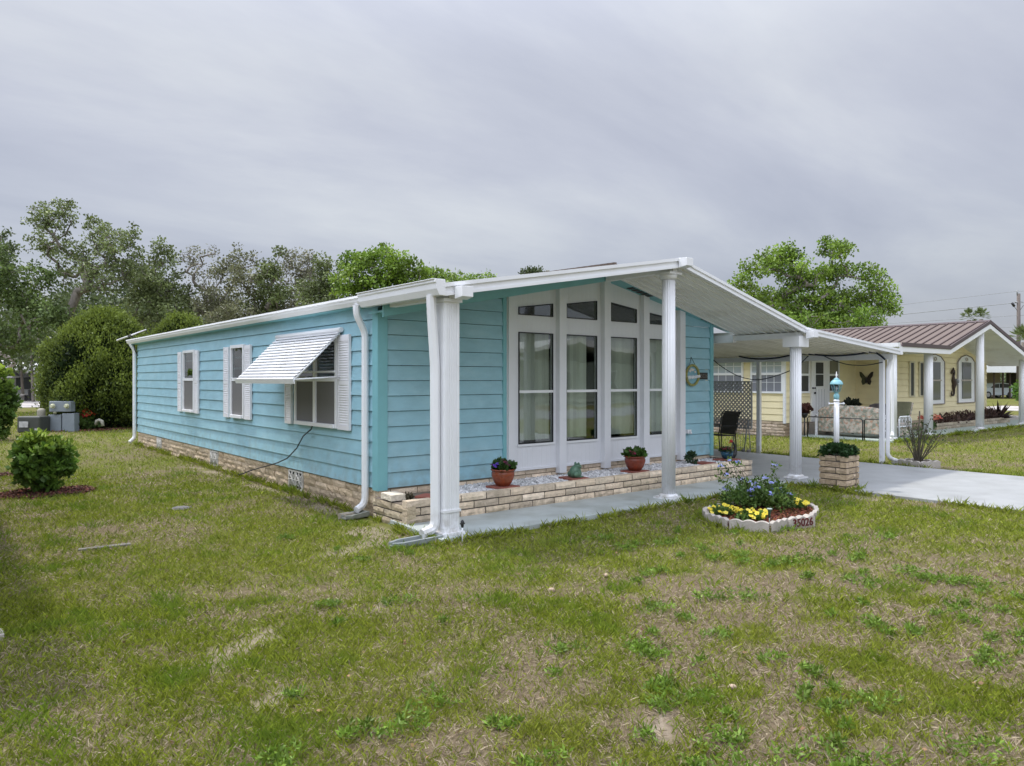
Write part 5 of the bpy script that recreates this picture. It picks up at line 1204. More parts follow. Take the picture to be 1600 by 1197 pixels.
# utility pole and wires
up_ = at(1591.5, 593, 62); UP = thing('utility_pole', (up_.x, up_.y, 0), 'wooden utility pole with insulators behind the neighbour roof', 'utility pole'); s = 62/1143
zt = 1.8+(593-459)*s; mb = MB(); mb.tube([(up_.x, up_.y, 0), (up_.x, up_.y, zt)], [.17, .13], 10); mb.build('pole', WOODPOLE, UP)
rr2 = V((RT[0], RT[1], 0)); mb = MB(); A_ = V((up_.x, up_.y, 1.8+(593-472)*s)); mb.tube([A_-rr2*.32, A_+rr2*.32], .06, 6); mb.tube([V((up_.x, up_.y, zt-.1)), V((up_.x, up_.y, zt+.15))-rr2*.12], .05, 6); mb.tube([V((up_.x, up_.y, zt-.1))-rr2*.10, V((up_.x, up_.y, zt+.3))-rr2*.12], .06, 6); mb.build('crossarm', GREYM, UP)
mb = MB(); P0 = V((up_.x, up_.y, 1.8+(593-488)*s)); P1 = P0-rr2*.42+V((0, 0, .55)); mb.tube([P0, P1], .02, 5); mb.tube([P0, P0+rr2*.42+V((0, 0, .6))], .02, 5); mb.tube([P1-rr2*.15+V((0, 0, .25)), P1+rr2*.06+V((0, 0, -.05))], .10, 8); mb.build('insulator', BLKM, UP)
def wire(px0, y0, px1, y1, px2, y2, label, r=.018):
    P = [at(px0, y0, 66), at((px0+px1)/2, (y0+y1)/2+3, 64), at(px1, y1, 62), at(px2, y2, 60)]; m2 = MB(); m2.tube(P, r, 5); o = m2.build('power_line', GREYM); rebase(o); tag(o, label, 'power line', 'power lines on the utility pole')
wire(1150, 500, 1590, 455, 1700, 452, 'topmost power line running left from the pole top'); wire(1150, 512, 1588, 473, 1700, 470, 'second power line below the topmost one', .03); wire(1150, 514, 1590, 493, 1700, 490, 'third thin power line just above the palms'); wire(1150, 520, 1590, 511, 1700, 509, 'lowest power line above the brown roof edge')

# ============================================================ YELLOW NEIGHBOUR HOUSE
N_ = thing('yellow_house', (21, 2.5, 0), 'pale yellow sided mobile home with brown metal gable roof and white columns', 'house')
YR, YE, YW = 24.5, 21.0, 28.3; ZR, ZE = 3.84, 2.86; YFr = .85
def ylap(mb, *a, **k): return lap_wall(mb, *a, lap=.205, **k)
mb = MB(); ylap(mb, (21, 2.5, 0), (1, 0, 0), 8.2, (0, -1, 0), .36, 3.8); mb.clip((YR, 0, ZR-.18), V((-(ZR-ZE)/(YR-YE), 0, 1))); mb.clip((YR, 0, ZR-.18), V(((ZR-ZE)/(YW-YR), 0, 1))); mb.build('front_wall', YEL, N_)
mb = MB(); ylap(mb, (21, 2.5, 0), (0, 1, 0), 1.4, (-1, 0, 0), .1, 2.75); mb.build('porch_wall', YEL, N_)
mb = MB(); ylap(mb, (16.4, 3.9, 0), (1, 0, 0), 4.6, (0, -1, 0), .42, 2.6); mb.build('entry_wall', YEL, N_)
mb = MB(); ylap(mb, (16.4, 3.9, 0), (0, 1, 0), 11.1, (-1, 0, 0), .48, 2.6); mb.build('side_wall', YEL, N_)
mb = MB(); mb.box(16.45, 16.6, 3.95, 15, 0, 2.6); mb.box(16.6, 21, 3.95, 4.1, 0, 2.6); mb.box(21.05, 29.15, 2.55, 2.65, 0, 2.8); mb.box(29.05, 29.2, 2.65, 15, 0, 2.8); mb.box(16.6, 29.2, 14.9, 15, 0, 2.8); mb.build('wall_core', YEL, N_)
mb = MB(); ylap(mb, (29.2, 2.5, 0), (0, 1, 0), 12.5, (1, 0, 0), .2, 2.8); mb.build('side_wall', YEL, N_)
mb = MB(); mb.box(16.43, 16.5, 3.93, 15, -.05, .48); mb.box(16.5, 21, 3.93, 4.0, -.05, .42); mb.box(21.02, 29.15, 2.52, 2.6, -.05, .36); yf = mb.build('foundation', SKIRTB, N_)
mb = MB(); YT = (.92, .85, .82)
brick_wall(mb, (16.39, 15, 0), (0, -1, 0), (-1, 0, 0), 11.1, 5, 0, bl=.41, bh=.097, gap=.014, tint=YT); brick_wall(mb, (16.4, 3.89, 0), (1, 0, 0), (0, -1, 0), 4.6, 4, 0, bl=.41, bh=.105, gap=.014, tint=(.6, .52, .45)); brick_wall(mb, (21, 2.49, 0), (1, 0, 0), (0, -1, 0), 8.2, 3, .06, bl=.41, bh=.1, gap=.012, tint=YT); mb.build('foundation_block', BRICK, N_)
# roof: steep metal planes, ribs running down the slope
def slope_plane(mb, xa, za, xb, zb, y0, y1, th=.05): mb.hexa([(xa, y0, za-th), (xb, y0, zb-th), (xb, y1, zb-th), (xa, y1, za-th), (xa, y0, za), (xb, y0, zb), (xb, y1, zb), (xa, y1, za)])
mb = MB(); slope_plane(mb, YE-.1, ZE-.02, YR, ZR, YFr, 15.6); slope_plane(mb, YR, ZR, YW+1.2, ZE-.30, YFr, 15.6); rfn = mb.build('roof', BRMET, N_)
mb = MB(); y = YFr+.05
while y < 15.5:
    slope_plane(mb, YE-.1, ZE-.02+.035, YR-.05, ZR+.035-.014, y, y+.045, .034); slope_plane(mb, YR+.05, ZR+.02, YW+1.2, ZE-.30+.035, y, y+.045, .034); y += .31
mb.build('roof_rib', mat('brown_rib', (.070, .043, .040), .6), rfn)
mb = MB(); mb.hexa([(YR-.12, YFr-.02, ZR-.01), (YR+.12, YFr-.02, ZR-.01), (YR+.12, 15.6, ZR-.01), (YR-.12, 15.6, ZR-.01), (YR-.02, YFr-.02, ZR+.05), (YR+.02, YFr-.02, ZR+.05), (YR+.02, 15.6, ZR+.05), (YR-.02, 15.6, ZR+.05)]); mb.build('ridge_cap', BRTRIM, rfn)
mb = MB()
def rakeb(xa, za, xb, zb, h0, h1, y0, y1): mb.hexa([(xa, y0, za-h1), (xb, y0, zb-h1), (xb, y1, zb-h1), (xa, y1, za-h1), (xa, y0, za-h0), (xb, y0, zb-h0), (xb, y1, zb-h0), (xa, y1, za-h0)])
XW = YW+1.2; ZW = ZE-.30
rakeb(YE, ZE, YR, ZR+.02, -.02, .10, YFr-.03, YFr); rakeb(YR, ZR+.02, XW, ZW+.02, -.02, .10, YFr-.03, YFr); mb.box(17.5, YE, YFr-.03, YFr, ZE-.10, ZE+.02)
mb.box(17.35, 17.5, YFr-.03, YFr, ZE-.10, ZE-.0) if False else None
mb.build('roof_trim', BRTRIM, rfn)
mb = MB(); rakeb(YE, ZE, YR, ZR, .10, .25, YFr-.01, YFr+.03); rakeb(YR, ZR, XW, ZW, .10, .25, YFr-.01, YFr+.03); mb.box(17.3, YE, YFr-.01, YFr+.03, ZE-.25, ZE-.10)
mb.box(17.15, 17.3, YFr-.05, 4.6, ZE-.12, ZE-.0); mb.build('fascia', WHITE, N_)
mb = MB(); mb.box(17.3, YE, YFr+.03, 3.9, ZE-.20, ZE-.06); slope_plane(mb, YE, ZE-.20, YR, ZR-.22, YFr+.03, 2.5, .02); slope_plane(mb, YR, ZR-.22, XW, ZW-.20, YFr+.03, 2.5, .02); mb.build('porch_ceiling', SOFFIT, N_)
# low-pitched roof over the screened side room
mb = MB(); slope_plane(mb, 15.9, 2.55, YE, 2.72, 3.2, 15.4, .08); mb.build('side_room_roof', mat('roof_over_white', (.55, .55, .53), .6), N_)
mb = MB(); mb.box(15.80, 15.9, 3.2, 15.4, 2.44, 2.56); mb.build('side_room_gutter', WHITE, N_)
mb = MB(); mb.box(29.5, 36.5, .9, 9, 2.50, 2.62); mb.build('side_carport_roof', SOFFIT, N_)
for x_ in (17.45, 19.98, 24.3, 28.75):
    c = MB(); y_ = 1.10; tp = min(ZE-.25, 99) if x_ < 21 else (ZE+(x_-YE)*(ZR-ZE)/(YR-YE)-.25 if x_ < YR else 2.88)
    if abs(x_-24.3) < .1: tp = 3.50
    if x_ > 28: tp = 2.55
    c.box(x_-.19, x_+.19, y_-.19, y_+.19, .035, .07); c.lathe([(.17, .07), (.145, .10), (.135, .12)], (x_, y_, 0), 20); c.lathe([(.132, .12), (.128, tp)], (x_, y_, 0), 72, flutes=14, fl=.06); c.build('porch_column', WHITE, N_)
sp = spout([(17.22, .98, ZE-.10), (17.22, .98, 2.4), (17.25, 1.0, 2.2), (17.25, 1.0, .25), (17.1, .95, .16)]); sp.build('downspout', WHITE, N_)
# windows of the side room (west wall) and entry wall
def ywin(y0, y1, z0, z1, n, x=16.345):
    f = MB(); f.box(x-.02, x+.05, y0-.06, y1+.06, z0-.06, z0); f.box(x-.02, x+.05, y0-.06, y1+.06, z1, z1+.06); f.box(x-.02, x+.05, y0-.06, y0, z0, z1); f.box(x-.02, x+.05, y1, y1+.06, z0, z1); zm = 1.99; f.box(x-.02, x+.05, y0, y1, zm-.05, zm+.03)
    fo = f.build('side_window', WHITE, N_); g = MB(); g.box(x+.01, x+.02, y0, y1, zm+.03, z1); g.build('pane', mat('pale_reflecting_pane', (.42, .47, .50), .12, .06, 1), fo); g = MB(); g.box(x+.01, x+.02, y0, y1, z0, zm-.05); g.build('insect_screen', mat('grey_screen', (.19, .20, .23), .5, .08, 1), fo)
    g = MB()
    for k in range(1, n): yy = y0+(y1-y0)*k/n; g.box(x, x+.012, yy-.012, yy+.012, zm+.03, z1); g.box(x+.002, x+.01, yy-.006, yy+.006, z0, zm-.05)
    g.box(x, x+.012, y0, y1, (zm+z1)/2, (zm+z1)/2+.02); g.box(x+.002, x+.01, y0, y1, (zm+z0)/2, (zm+z0)/2+.012); g.build('muntin', WHITE, fo)
ywin(5.42, 6.62, 1.42, 2.46, 4); ywin(3.98, 5.02, 1.42, 2.46, 4); ywin(7.1, 8.4, 1.42, 2.46, 4)
mb = MB(); mb.box(16.34, 16.42, 3.86, 3.93, .42, 2.55); mb.build('corner_board', WHITE, N_)
def fwin(x0, x1, z0, z1, y=3.87, dark=True):
    f = MB(); f.box(x0, x0+.06, y-.03, y+.03, z0, z1); f.box(x1-.06, x1, y-.03, y+.03, z0, z1); f.box(x0, x1, y-.03, y+.03, z0-.06, z0); f.box(x0, x1, y-.03, y+.03, z1, z1+.05); zm = 1.97; f.box(x0+.06, x1-.06, y-.03, y+.03, zm-.05, zm+.02); fo = f.build('entry_window', WHITE, N_)
    g = MB(); g.box(x0+.06, x1-.06, y, y+.012, zm+.02, z1); g.build('pane', mat('curtained_pane', (.20, .20, .17), .25, .15, 3, stretch=(6, 1, .2)), fo); g = MB(); g.box(x0+.06, x1-.06, y, y+.012, z0, zm-.05); g.build('insect_screen', mat('black_screen', (.03, .03, .03), .5), fo)
fwin(16.75, 17.82, 1.42, 2.48); fwin(19.02, 19.76, 1.42, 2.48)
DR = MB(); DR.box(18.0, 18.98, 3.83, 3.86, .42, 2.46); do = DR.build('door', WHITE, N_); g = MB(); g.box(18.16, 18.62, 3.815, 3.829, 1.58, 1.96); g.box(18.16, 18.62, 3.815, 3.829, 1.99, 2.36); g.build('door_pane', mat('dark_pane', (.035, .04, .04), .3, spec=.15), do)
g = MB()
for k in range(4): g.box(18.16+k*.18, 18.17+k*.18, 3.82, 3.829, .55, 1.48)
g.build('door_groove', mat('door_groove', (.45, .45, .48), .6), do); g = MB(); g.ell((18.06, 3.80, 1.36), (.035, .035, .035)); g.ell((18.06, 3.80, 1.52), (.03, .03, .03)); g.ell((17.93, 3.80, 1.52), (.03, .03, .03)); g.build('handle', BLKM, do)
mb = MB(); mb.box(17.90, 18.0, 3.82, 3.88, .42, 2.52); mb.box(18.98, 19.04, 3.82, 3.88, .42, 2.52); mb.box(18.0, 18.98, 3.82, 3.88, 2.46, 2.52); mb.build('door_frame', WHITE, N_)
mb = MB(); mb.box(17.8, 19.2, 3.3, 3.88, 0, .21); mb.box(17.8, 19.2, 3.6, 3.86, .21, .40); mb.build('step', CONC, N_)
# front windows
for (x0, x1) in ((22.0, 22.24), (22.78, 23.02)):
    f = MB(); f.box(x0-.10, x1+.10, 2.44, 2.48, 1.20, 1.24); f.box(x0-.10, x0, 2.45, 2.48, 1.24, 2.38); f.box(x1, x1+.10, 2.45, 2.48, 1.24, 2.38); f.box(x0-.10, x1+.10, 2.44, 2.48, 2.38, 2.43); fo = f.build('narrow_window', mat('yellow_trim', (.60, .55, .40), .6), N_); g = MB(); g.box(x0, x1, 2.46, 2.475, 1.24, 2.38); g.build('pane', mat('dark_pane', (.035, .04, .04), .3, spec=.15), fo)
def awin(x0, x1, z0, z1, top):
    m_x = (x0+x1)/2; f = MB(); pts = [(x0, 2.45, z0), (x1, 2.45, z0), (x1, 2.45, z1), (m_x+(x1-m_x)*.6, 2.45, top-.08), (m_x, 2.45, top), (m_x-(m_x-x0)*.6, 2.45, top-.08), (x0, 2.45, z1)]; f.extrude(pts, (0, .035, 0)); fo = f.build('arched_window', WHITE, N_)
    e_ = (x1-x0)*.24; g = MB(); g.box(x0+e_, x1-e_, 2.425, 2.445, z0+.16, 1.74); g.box(x0+e_, x1-e_, 2.425, 2.445, 1.80, z1-.02); g.build('pane', mat('reflecting_pane', (.10, .11, .11), .08), fo); g = MB(); g.box(x0+e_-.05, x1-e_+.05, 2.41, 2.44, 1.745, 1.795); g.tube([(m_x+.10*math.cos(a), 2.43, top-.17+.06*math.sin(a)) for a in np.linspace(0, 2*PI, 13)], .015, 5); g.build('sash_rail', mat('tan_line', (.45, .40, .35), .6), fo)
    g = MB(); bd = [(p[0], 2.44, p[2]) for p in pts]+[(pts[0][0], 2.44, pts[0][2])]; g.tube(bd, .018, 5); g.build('scalloped_edge', mat('brown_edge', (.22, .17, .14), .6), fo)
awin(23.15, 24.85, .90, 2.45, 2.72); awin(26.1, 27.8, .90, 2.48, 2.75)
mb = MB(); mb.box(25.55+.35, 26.05, 2.40, 2.47, 1.62, 1.83); mb.ell((25.97, 2.38, 1.73), (.06, .03, .07)); mb.build('meter', GREYM, N_)
mb = MB(); mb.extrude([(16.9, .80, -.05), (37, .80, -.05), (37, 2.5, -.05), (21, 2.5, -.05), (21, 3.9, -.05), (16.9, 3.9, -.05)], (0, 0, .085)); mb.build('neighbour_walkway', mat('greenish_concrete', (.36, .42, .38), .7, .08, 2))['kind'] = 'structure'
# planter along its front
YP = thing('low_planter', (26, 2.2, .035), 'low weathered block planter with reddish plants along the yellow front wall', 'planter')
mb = MB(); brick_wall(mb, (23.0, 2.0, 0), (1, 0, 0), (0, -1, 0), 7.3, 2, .035, bl=.42, bh=.115, gap=.014, tint=(.75, .75, .72)); brick_wall(mb, (30.3, 2.0, 0), (0, 1, 0), (1, 0, 0), .45, 2, .035, bl=.42, bh=.115, tint=(.75, .75, .72)); mb.build('block_wall', BRICK, YP)
mb = MB(); mb.box(23.03, 30.2, 2.05, 2.45, .03, .22); mb.build('soil', mat('soil_bed', (.16, .13, .10), .95), YP)
rg = np.random.default_rng(91); C_ = np.stack([rg.uniform(23.1, 29.4, 60), rg.uniform(2.1, 2.4, 60), rg.uniform(.26, .46, 60)], 1); vv, cc = clump_leaves(rg, C_, 24, .16, .13, (.05, .028, .025), (.16, .10, .08), up=.7, asp=.2); np_mesh('plants', vv, 4, cc, LEAF, YP)
def spiky(c, n, L_, col, label, seed, z0=.2, name='spiky_plant'):
    rg = np.random.default_rng(seed); t = thing(name, (c[0], c[1], z0), label, 'plant'); D = rdir(rg, n, .55); D[:, 2] = np.abs(D[:, 2]); P = np.tile(np.array([[c[0], c[1], z0]]), (n, 1)); LL = rg.uniform(.6, 1, n)*L_; np_mesh('leaves', leaf_verts(rg, P, D, LL, LL*.06), 4, np.array(col)[None]*rg.uniform(.5, 1.6, (n, 1)), LEAF, t); m2 = MB(); m2.tube([(c[0], c[1], z0-.05), (c[0], c[1], z0+.1)], .03, 6); m2.build('stem', STEM, t)
spiky((29.6, 2.2), 70, .85, (.045, .025, .022), 'dark spiky plant at the right end of the low planter', 92); spiky((26.2, 2.2), 34, .5, (.06, .03, .03), 'small dark spiky plant in the middle of the low planter', 93)
t = thing('salmon_flowers', (22.2, 2.0, .1), 'salmon pink potted flowers behind the second neighbour column', 'plant'); mb = MB(); rr_ = random.Random(4)
for x_ in (21.6, 22.1, 22.75): flowers(mb, rr_, (x_, 1.9, .45), (.16, .14, .16), 22, .06, [(.60, .20, .13), (.55, .14, .10)])
mb.build('flowers', PETAL, t); leaf_bunch('foliage', (22.1, 1.95, .22), (.5, .15, .22), 20, .1, (.04, .08, .02), (.10, .14, .05), 94, t, ncl=12)
# wall art
t = thing('butterfly_art', (20.97, 3.5, 1.6), 'dark metal butterfly on the shaded yellow porch wall', 'wall art')
def wing(mb, s_):
    y_, z = 3.50, 1.80
    P = [(0, 0), (.05, .12), (.17, .26), (.24, .27), (.22, .12), (.15, .02), (.17, -.08), (.13, -.19), (.05, -.16), (.02, -.06)]
    mb.extrude([(20.95, y_+s_*a, z+b_) for a, b_ in P], (.015, 0, 0))
mb = MB(); wing(mb, 1); mb.build('wing', mat('olive_enamel', (.06, .065, .035), .5, .4, 12), t); mb = MB(); wing(mb, -1); mb.build('wing', mat('dark_enamel', (.03, .022, .018), .5, .4, 12), t); mb = MB(); mb.ell((20.94, 3.5, 1.78), (.02, .03, .13)); mb.build('body', BLKM, t)
t = thing('seahorse_art', (25.6, 2.46, 1.3), 'dark brown metal seahorse on the yellow front wall', 'wall art')
BRZ = mat('bronze', (.050, .030, .022), .5, .4, 14)
mb = MB(); x_ = 25.62; P = [(-.20, 2.02), (-.06, 2.10), (.03, 2.12), (.07, 2.02), (.02, 1.92), (.0, 1.84), (.05, 1.74), (.09, 1.66), (.07, 1.56), (.04, 1.46), (.06, 1.37), (.07, 1.28), (.0, 1.20), (-.12, 1.20), (-.18, 1.28), (-.14, 1.36)]; R__ = [.02, .05, .065, .05, .045, .06, .09, .10, .08, .055, .045, .04, .036, .032, .028, .02]
mb.tube([(x_+a, 2.43, b_) for a, b_ in P], R__, 8); mb.tube([(x_, 2.43, 2.14), (x_+.01, 2.43, 2.25)], [.05, .02], 6); mb.build('figure', BRZ, t)

# floral glider sofa, its white frame; lawn chair
FL = bpy.data.materials.new('floral_fabric'); FL.use_nodes = True; t_ = FL.node_tree; N = t_.nodes; L = t_.links; b = N['Principled BSDF']; b.inputs['Roughness'].default_value = .95
tcn = N.new('ShaderNodeTexCoord'); f1 = N.new('ShaderNodeTexNoise'); f1.inputs['Scale'].default_value = 9; f1.inputs['Detail'].default_value = 3; f2 = N.new('ShaderNodeTexNoise'); f2.inputs['Scale'].default_value = 13
mpn = N.new('ShaderNodeMapping'); mpn.inputs['Location'].default_value = (5, 3, 8); L.new(tcn.outputs['Object'], f1.inputs['Vector']); L.new(tcn.outputs['Object'], mpn.inputs[0]); L.new(mpn.outputs[0], f2.inputs['Vector'])
r1 = N.new('ShaderNodeValToRGB'); L.new(f1.outputs['Fac'], r1.inputs[0]); r1.color_ramp.elements[0].position = .42; r1.color_ramp.elements[0].color = (.24, .25, .20, 1); r1.color_ramp.elements[1].position = .58; r1.color_ramp.elements[1].color = (.52, .46, .38, 1)
r2 = N.new('ShaderNodeValToRGB'); L.new(f2.outputs['Fac'], r2.inputs[0]); r2.color_ramp.elements[0].position = .56; r2.color_ramp.elements[0].color = (0, 0, 0, 1); r2.color_ramp.elements[1].position = .64; r2.color_ramp.elements[1].color = (1, 1, 1, 1)
m2_ = N.new('ShaderNodeMix'); m2_.data_type = 'RGBA'; L.new(r2.outputs[0], m2_.inputs['Factor']); L.new(r1.outputs[0], m2_.inputs['A']); m2_.inputs['B'].default_value = (.46, .27, .19, 1); L.new(m2_.outputs['Result'], b.inputs['Base Color'])
SF = thing('floral_sofa', (17.6, 2.5, .035), 'floral patterned porch sofa seen from behind with white frame', 'sofa')
mb = MB(); prof = []
n_ = 14; Y0, Y1 = 1.42, 3.38
for i in range(n_+1):
    yy = Y0+(Y1-Y0)*i/n_; u = (i/n_*2-1); zt_ = .86+.07*(1-u*u)-.10*max(0, abs(u)-.85)/.15; prof.append((yy, zt_))
mb.extrude([(17.46, Y0, .16), (17.46, Y1, .16)]+[(17.46, yy, zz) for yy, zz in reversed(prof)], (.20, 0, 0)); mb.build('backrest', FL, SF, bevel=.03)
mb = MB(); mb.tube([(17.56, yy, zz+.0) for yy, zz in prof[0:]], .07, 10); mb.build('back_roll', FL, SF)
mb = MB(); mb.box(17.67, 18.2, Y0+.03, Y1-.03, .18, .48); mb.build('seat', FL, SF, bevel=.03)
for y_ in (Y0-.06, Y1+.06):
    mb = MB(); mb.box(17.44, 17.50, y_-.035, y_+.035, .03, .70); mb.box(18.15, 18.2, y_-.035, y_+.035, .03, .62); mb.box(17.44, 18.22, y_-.045, y_+.045, .62, .68); mb.box(17.5, 18.15, y_-.02, y_+.02, .25, .30); mb.build('arm_frame', WHITE, SF, bevel=.01)
# dark cushion chair behind sofa
CC = thing('cushioned_chair', (19.9, 3.0, .035), 'round backed grey patterned chair behind the floral sofa', 'chair')
mb = MB(); CX, CY = 19.3, 2.45
mb.box(CX-.35, CX+.35, CY-.35, CY+.35, .25, .45); mb.build('seat', FL, CC, bevel=.04)
mb = MB(); arc = [(-.38, .45), (.38, .45), (.38, .85), (.32, .96), (.15, 1.02), (-.15, 1.02), (-.32, .96), (-.38, .85)]; mb.extrude([(CX+.30, CY+a, z) for a, z in arc], (.12, 0, 0)); mb.build('backrest', mat('grey_pattern_fabric', (.15, .13, .13), .9, .4, 14), CC, bevel=.03)
mb = MB()
for sx_ in (-.3, .3):
    for sy2 in (-.3, .3): mb.box(CX+sx_-.02, CX+sx_+.02, CY+sy2-.02, CY+sy2+.02, .03, .25)
mb.build('legs', WHITE, CC)
CC.location = (CX, CY, .035)
for ch in CC.children: ch.location = V((19.9, 3.0, .035))-V((CX, CY, .035))
# white metal rocking chair with green cushion
RC = thing('lawn_chair', (19.2, 1.5, .035), 'white metal armchair with green back cushion beside the second neighbour column', 'chair')
def rc(lx_, ly_, z): return (18.75+lx_, 1.62+ly_, z)
mb = MB()
for yy in (-.30, .30):
    mb.tube([rc(-.32, yy, .06), rc(-.32, yy, .58), rc(-.25, yy, .66), rc(.38, yy, .66), rc(.50, yy, .58), rc(.50, yy, .06)], .025, 8); mb.tube([rc(-.3, yy, .36), rc(.5, yy, .36)], .02, 6)
    for k in range(7): a = -.2+k*.1; mb.tube([rc(a, yy, .36), rc(a, yy, .64)], .010, 5)
mb.tube([rc(-.32, -.30, .36), rc(-.32, .30, .36)], .02, 6); mb.tube([rc(.5, -.30, .36), rc(.5, .30, .36)], .02, 6); mb.build('frame', WHITE, RC)
mb = MB(); mb.obox(rc(-.32, -.27, .36), (.72, 0, -.02), (0, .54, 0), (0, 0, .12)); mb.obox(rc(-.3, -.28, .08), (.75, 0, 0), (0, .56, 0), (0, 0, .26)); mb.build('seat', FL, RC, bevel=.02)
mb = MB(); mb.obox(rc(.30, -.27, .46), (.10, 0, .03), (0, .54, 0), (.28, 0, .62)); mb.build('back_cushion', mat('olive_cushion', (.14, .14, .085), .9, .15, 6), RC, bevel=.03)
mb = MB(); mb.obox(rc(.42, -.28, .44), (.07, 0, .02), (0, .56, 0), (.29, 0, .62)); mb.build('backrest', FL, RC, bevel=.02)
# low black fence rail in front of the sofa
BF = thing('low_rail_fence', (16.9, 1.2, 0), 'low black arched rail fence in front of the floral sofa', 'fence')
for i, (ya_, yb_) in enumerate(((2.47, 3.42), (1.70, 2.42), (.95, 1.65))):
    m2 = MB(); m2.tube([(16.9, ya_, 0), (16.9, ya_, .60), (16.9, ya_+.05, .64), (16.9, yb_-.05, .64), (16.9, yb_, .60), (16.9, yb_, 0)], .018, 6); m2.build('rail_panel', BLKM, BF)
m2 = MB(); m2.tube([(16.2, 3.55, 0), (16.2, 3.55, .68)], .02, 6); m2.build('rail_panel', BLKM, BF)
# dark potted plant on a stand left of the sofa
t = thing('plant_stand', (16.95, 3.62, 0), 'dark red leaved plant on a black stand left of the floral sofa', 'plant'); mb = MB(); mb.tube([(16.95, 3.55, 0), (16.95, 3.55, .62)], .02, 6); mb.lathe([(.06, .60), (.10, .70), (.11, .74)], (16.95, 3.55, 0), 12); mb.build('stand', BLKM, t)
leaf_bunch('foliage', (16.95, 3.55, .78), (.22, .22, .20), 20, .12, (.05, .015, .015), (.12, .05, .04), 96, t, ncl=12)
mb = MB(); mb.lathe([(.10, .04), (.15, .2), (.13, .42)], (17.15, 3.7, 0), 14); o = mb.build('clay_jar', mat('pale_clay', (.45, .36, .26), .8)); rebase(o); tag(o, 'pale clay jar at the left end of the floral sofa', 'pot')
t = thing('shelf_plant', (19.4, 3.5, .3), 'small dark leafy plant visible over the sofa back near the lamp post', 'plant'); leaf_bunch('foliage', (18.85, 2.95, .98), (.25, .25, .12), 14, .16, (.012, .015, .010), (.04, .05, .03), 97, t, ncl=9); mb = MB(); mb.tube([(18.85, 2.95, .03), (18.85, 2.95, .95)], .04, 6); mb.build('stand', BLKM, t); 

# scalloped mini bed with twiggy rose shrub by the carport post
RB = thing('rose_bed', (11.25, -2.05, 0), 'small bed edged with pale scalloped blocks right of the carport post', 'flower bed')
Q = [(11.13, -1.78), (10.98, -2.28), (11.45, -2.46), (11.60, -1.95)]
for i, (a, b_) in enumerate(zip(Q, Q[1:]+Q[:1])): 
    dv = (V(b_)-V(a)); scallop(V(a)+dv*.02, V(b_)-dv*.02, 3, h=.14).build('edging_block', CONC, RB, bevel=.006)
mb = MB(); mb.extrude([(*p, 0) for p in Q], (0, 0, .06)); mb.build('soil', mat('mulch_base', (.055, .025, .015), .95), RB)
RS = thing('rose_shrub', (11.3, -2.1, .05), 'sparse twiggy rose shrub growing in the small scalloped bed', 'shrub')
rng = random.Random(19); mb = MB(); tips = []
for k in range(26):
    a = rng.uniform(0, 2*PI); r_ = rng.uniform(.1, .5); h = rng.uniform(.4, .95); p1 = V((11.3+r_*.5*math.cos(a), -2.1+r_*.5*math.sin(a), h*.55)); p2 = V((11.3+r_*math.cos(a), -2.1+r_*math.sin(a), h)); mb.tube([(11.3+rng.uniform(-.05, .05), -2.1+rng.uniform(-.05, .05), .04), p1, p2], [.014, .009, .005], 5, caps=False); tips += [tuple(p2), tuple((p1+p2)/2)]
    for _ in range(2): q = p2+V((rng.uniform(-.14, .14), rng.uniform(-.14, .14), rng.uniform(-.02, .14))); mb.tube([(p1+p2)/2, q], [.006, .003], 4, caps=False); tips.append(tuple(q))
mb.tube([(11.3, -2.1, .04), (11.33, -2.12, 1.15)], .014, 6); mb.build('stems', mat('brown_cane', (.10, .085, .06), .9, .3, 20), RS)
rg = np.random.default_rng(20); vv, cc = clump_leaves(rg, np.array(tips), 3, .05, .045, (.05, .08, .03), (.12, .16, .06)); np_mesh('foliage', vv, 4, cc, LEAF, RS)

# ============================================================ far right: opposite carport, car, bush
FC = thing('far_carport', at(1560, 593, 70)[:2]+(0,), 'distant beige carport with thick white roof edge at the right side', 'carport')
s = 70/1143
def fbox(mb, px0, px1, py0, py1, d0, d1):
    "box in the far yard: width along the view's right, depth away"
    a = at(px0, py1, d0); k = (px1-px0)*d0/1143; h = (py1-py0)*d0/1143; f_ = V((FW[0], FW[1], 0)); r_ = V((RT[0], RT[1], 0)); mb.obox((a.x, a.y, max(0, a.z) if py1 > 620 else a.z), r_*k, f_*(d1-d0), (0, 0, h))
mb = MB(); fbox(mb, 1525, 1700, 571, 582, 68, 76); mb.build('roof', WHITE, FC)
mb = MB(); fbox(mb, 1525, 1563, 582, 627, 75, 75.3); fbox(mb, 1600, 1680, 582, 627, 75, 75.3); mb.build('back_wall', mat('beige_wall', (.36, .30, .22), .8), FC)
mb = MB(); fbox(mb, 1574, 1600, 584, 627, 75, 75.2); mb.build('dark_screen', mat('dark_doorway', (.025, .02, .018), .8), FC)
for px in (1553, 1567, 1578, 1599):
    mb = MB(); fbox(mb, px, px+1.6, 582, 626, 69, 69.15); mb.build('post', mat('brown_post', (.06, .04, .035), .7), FC)
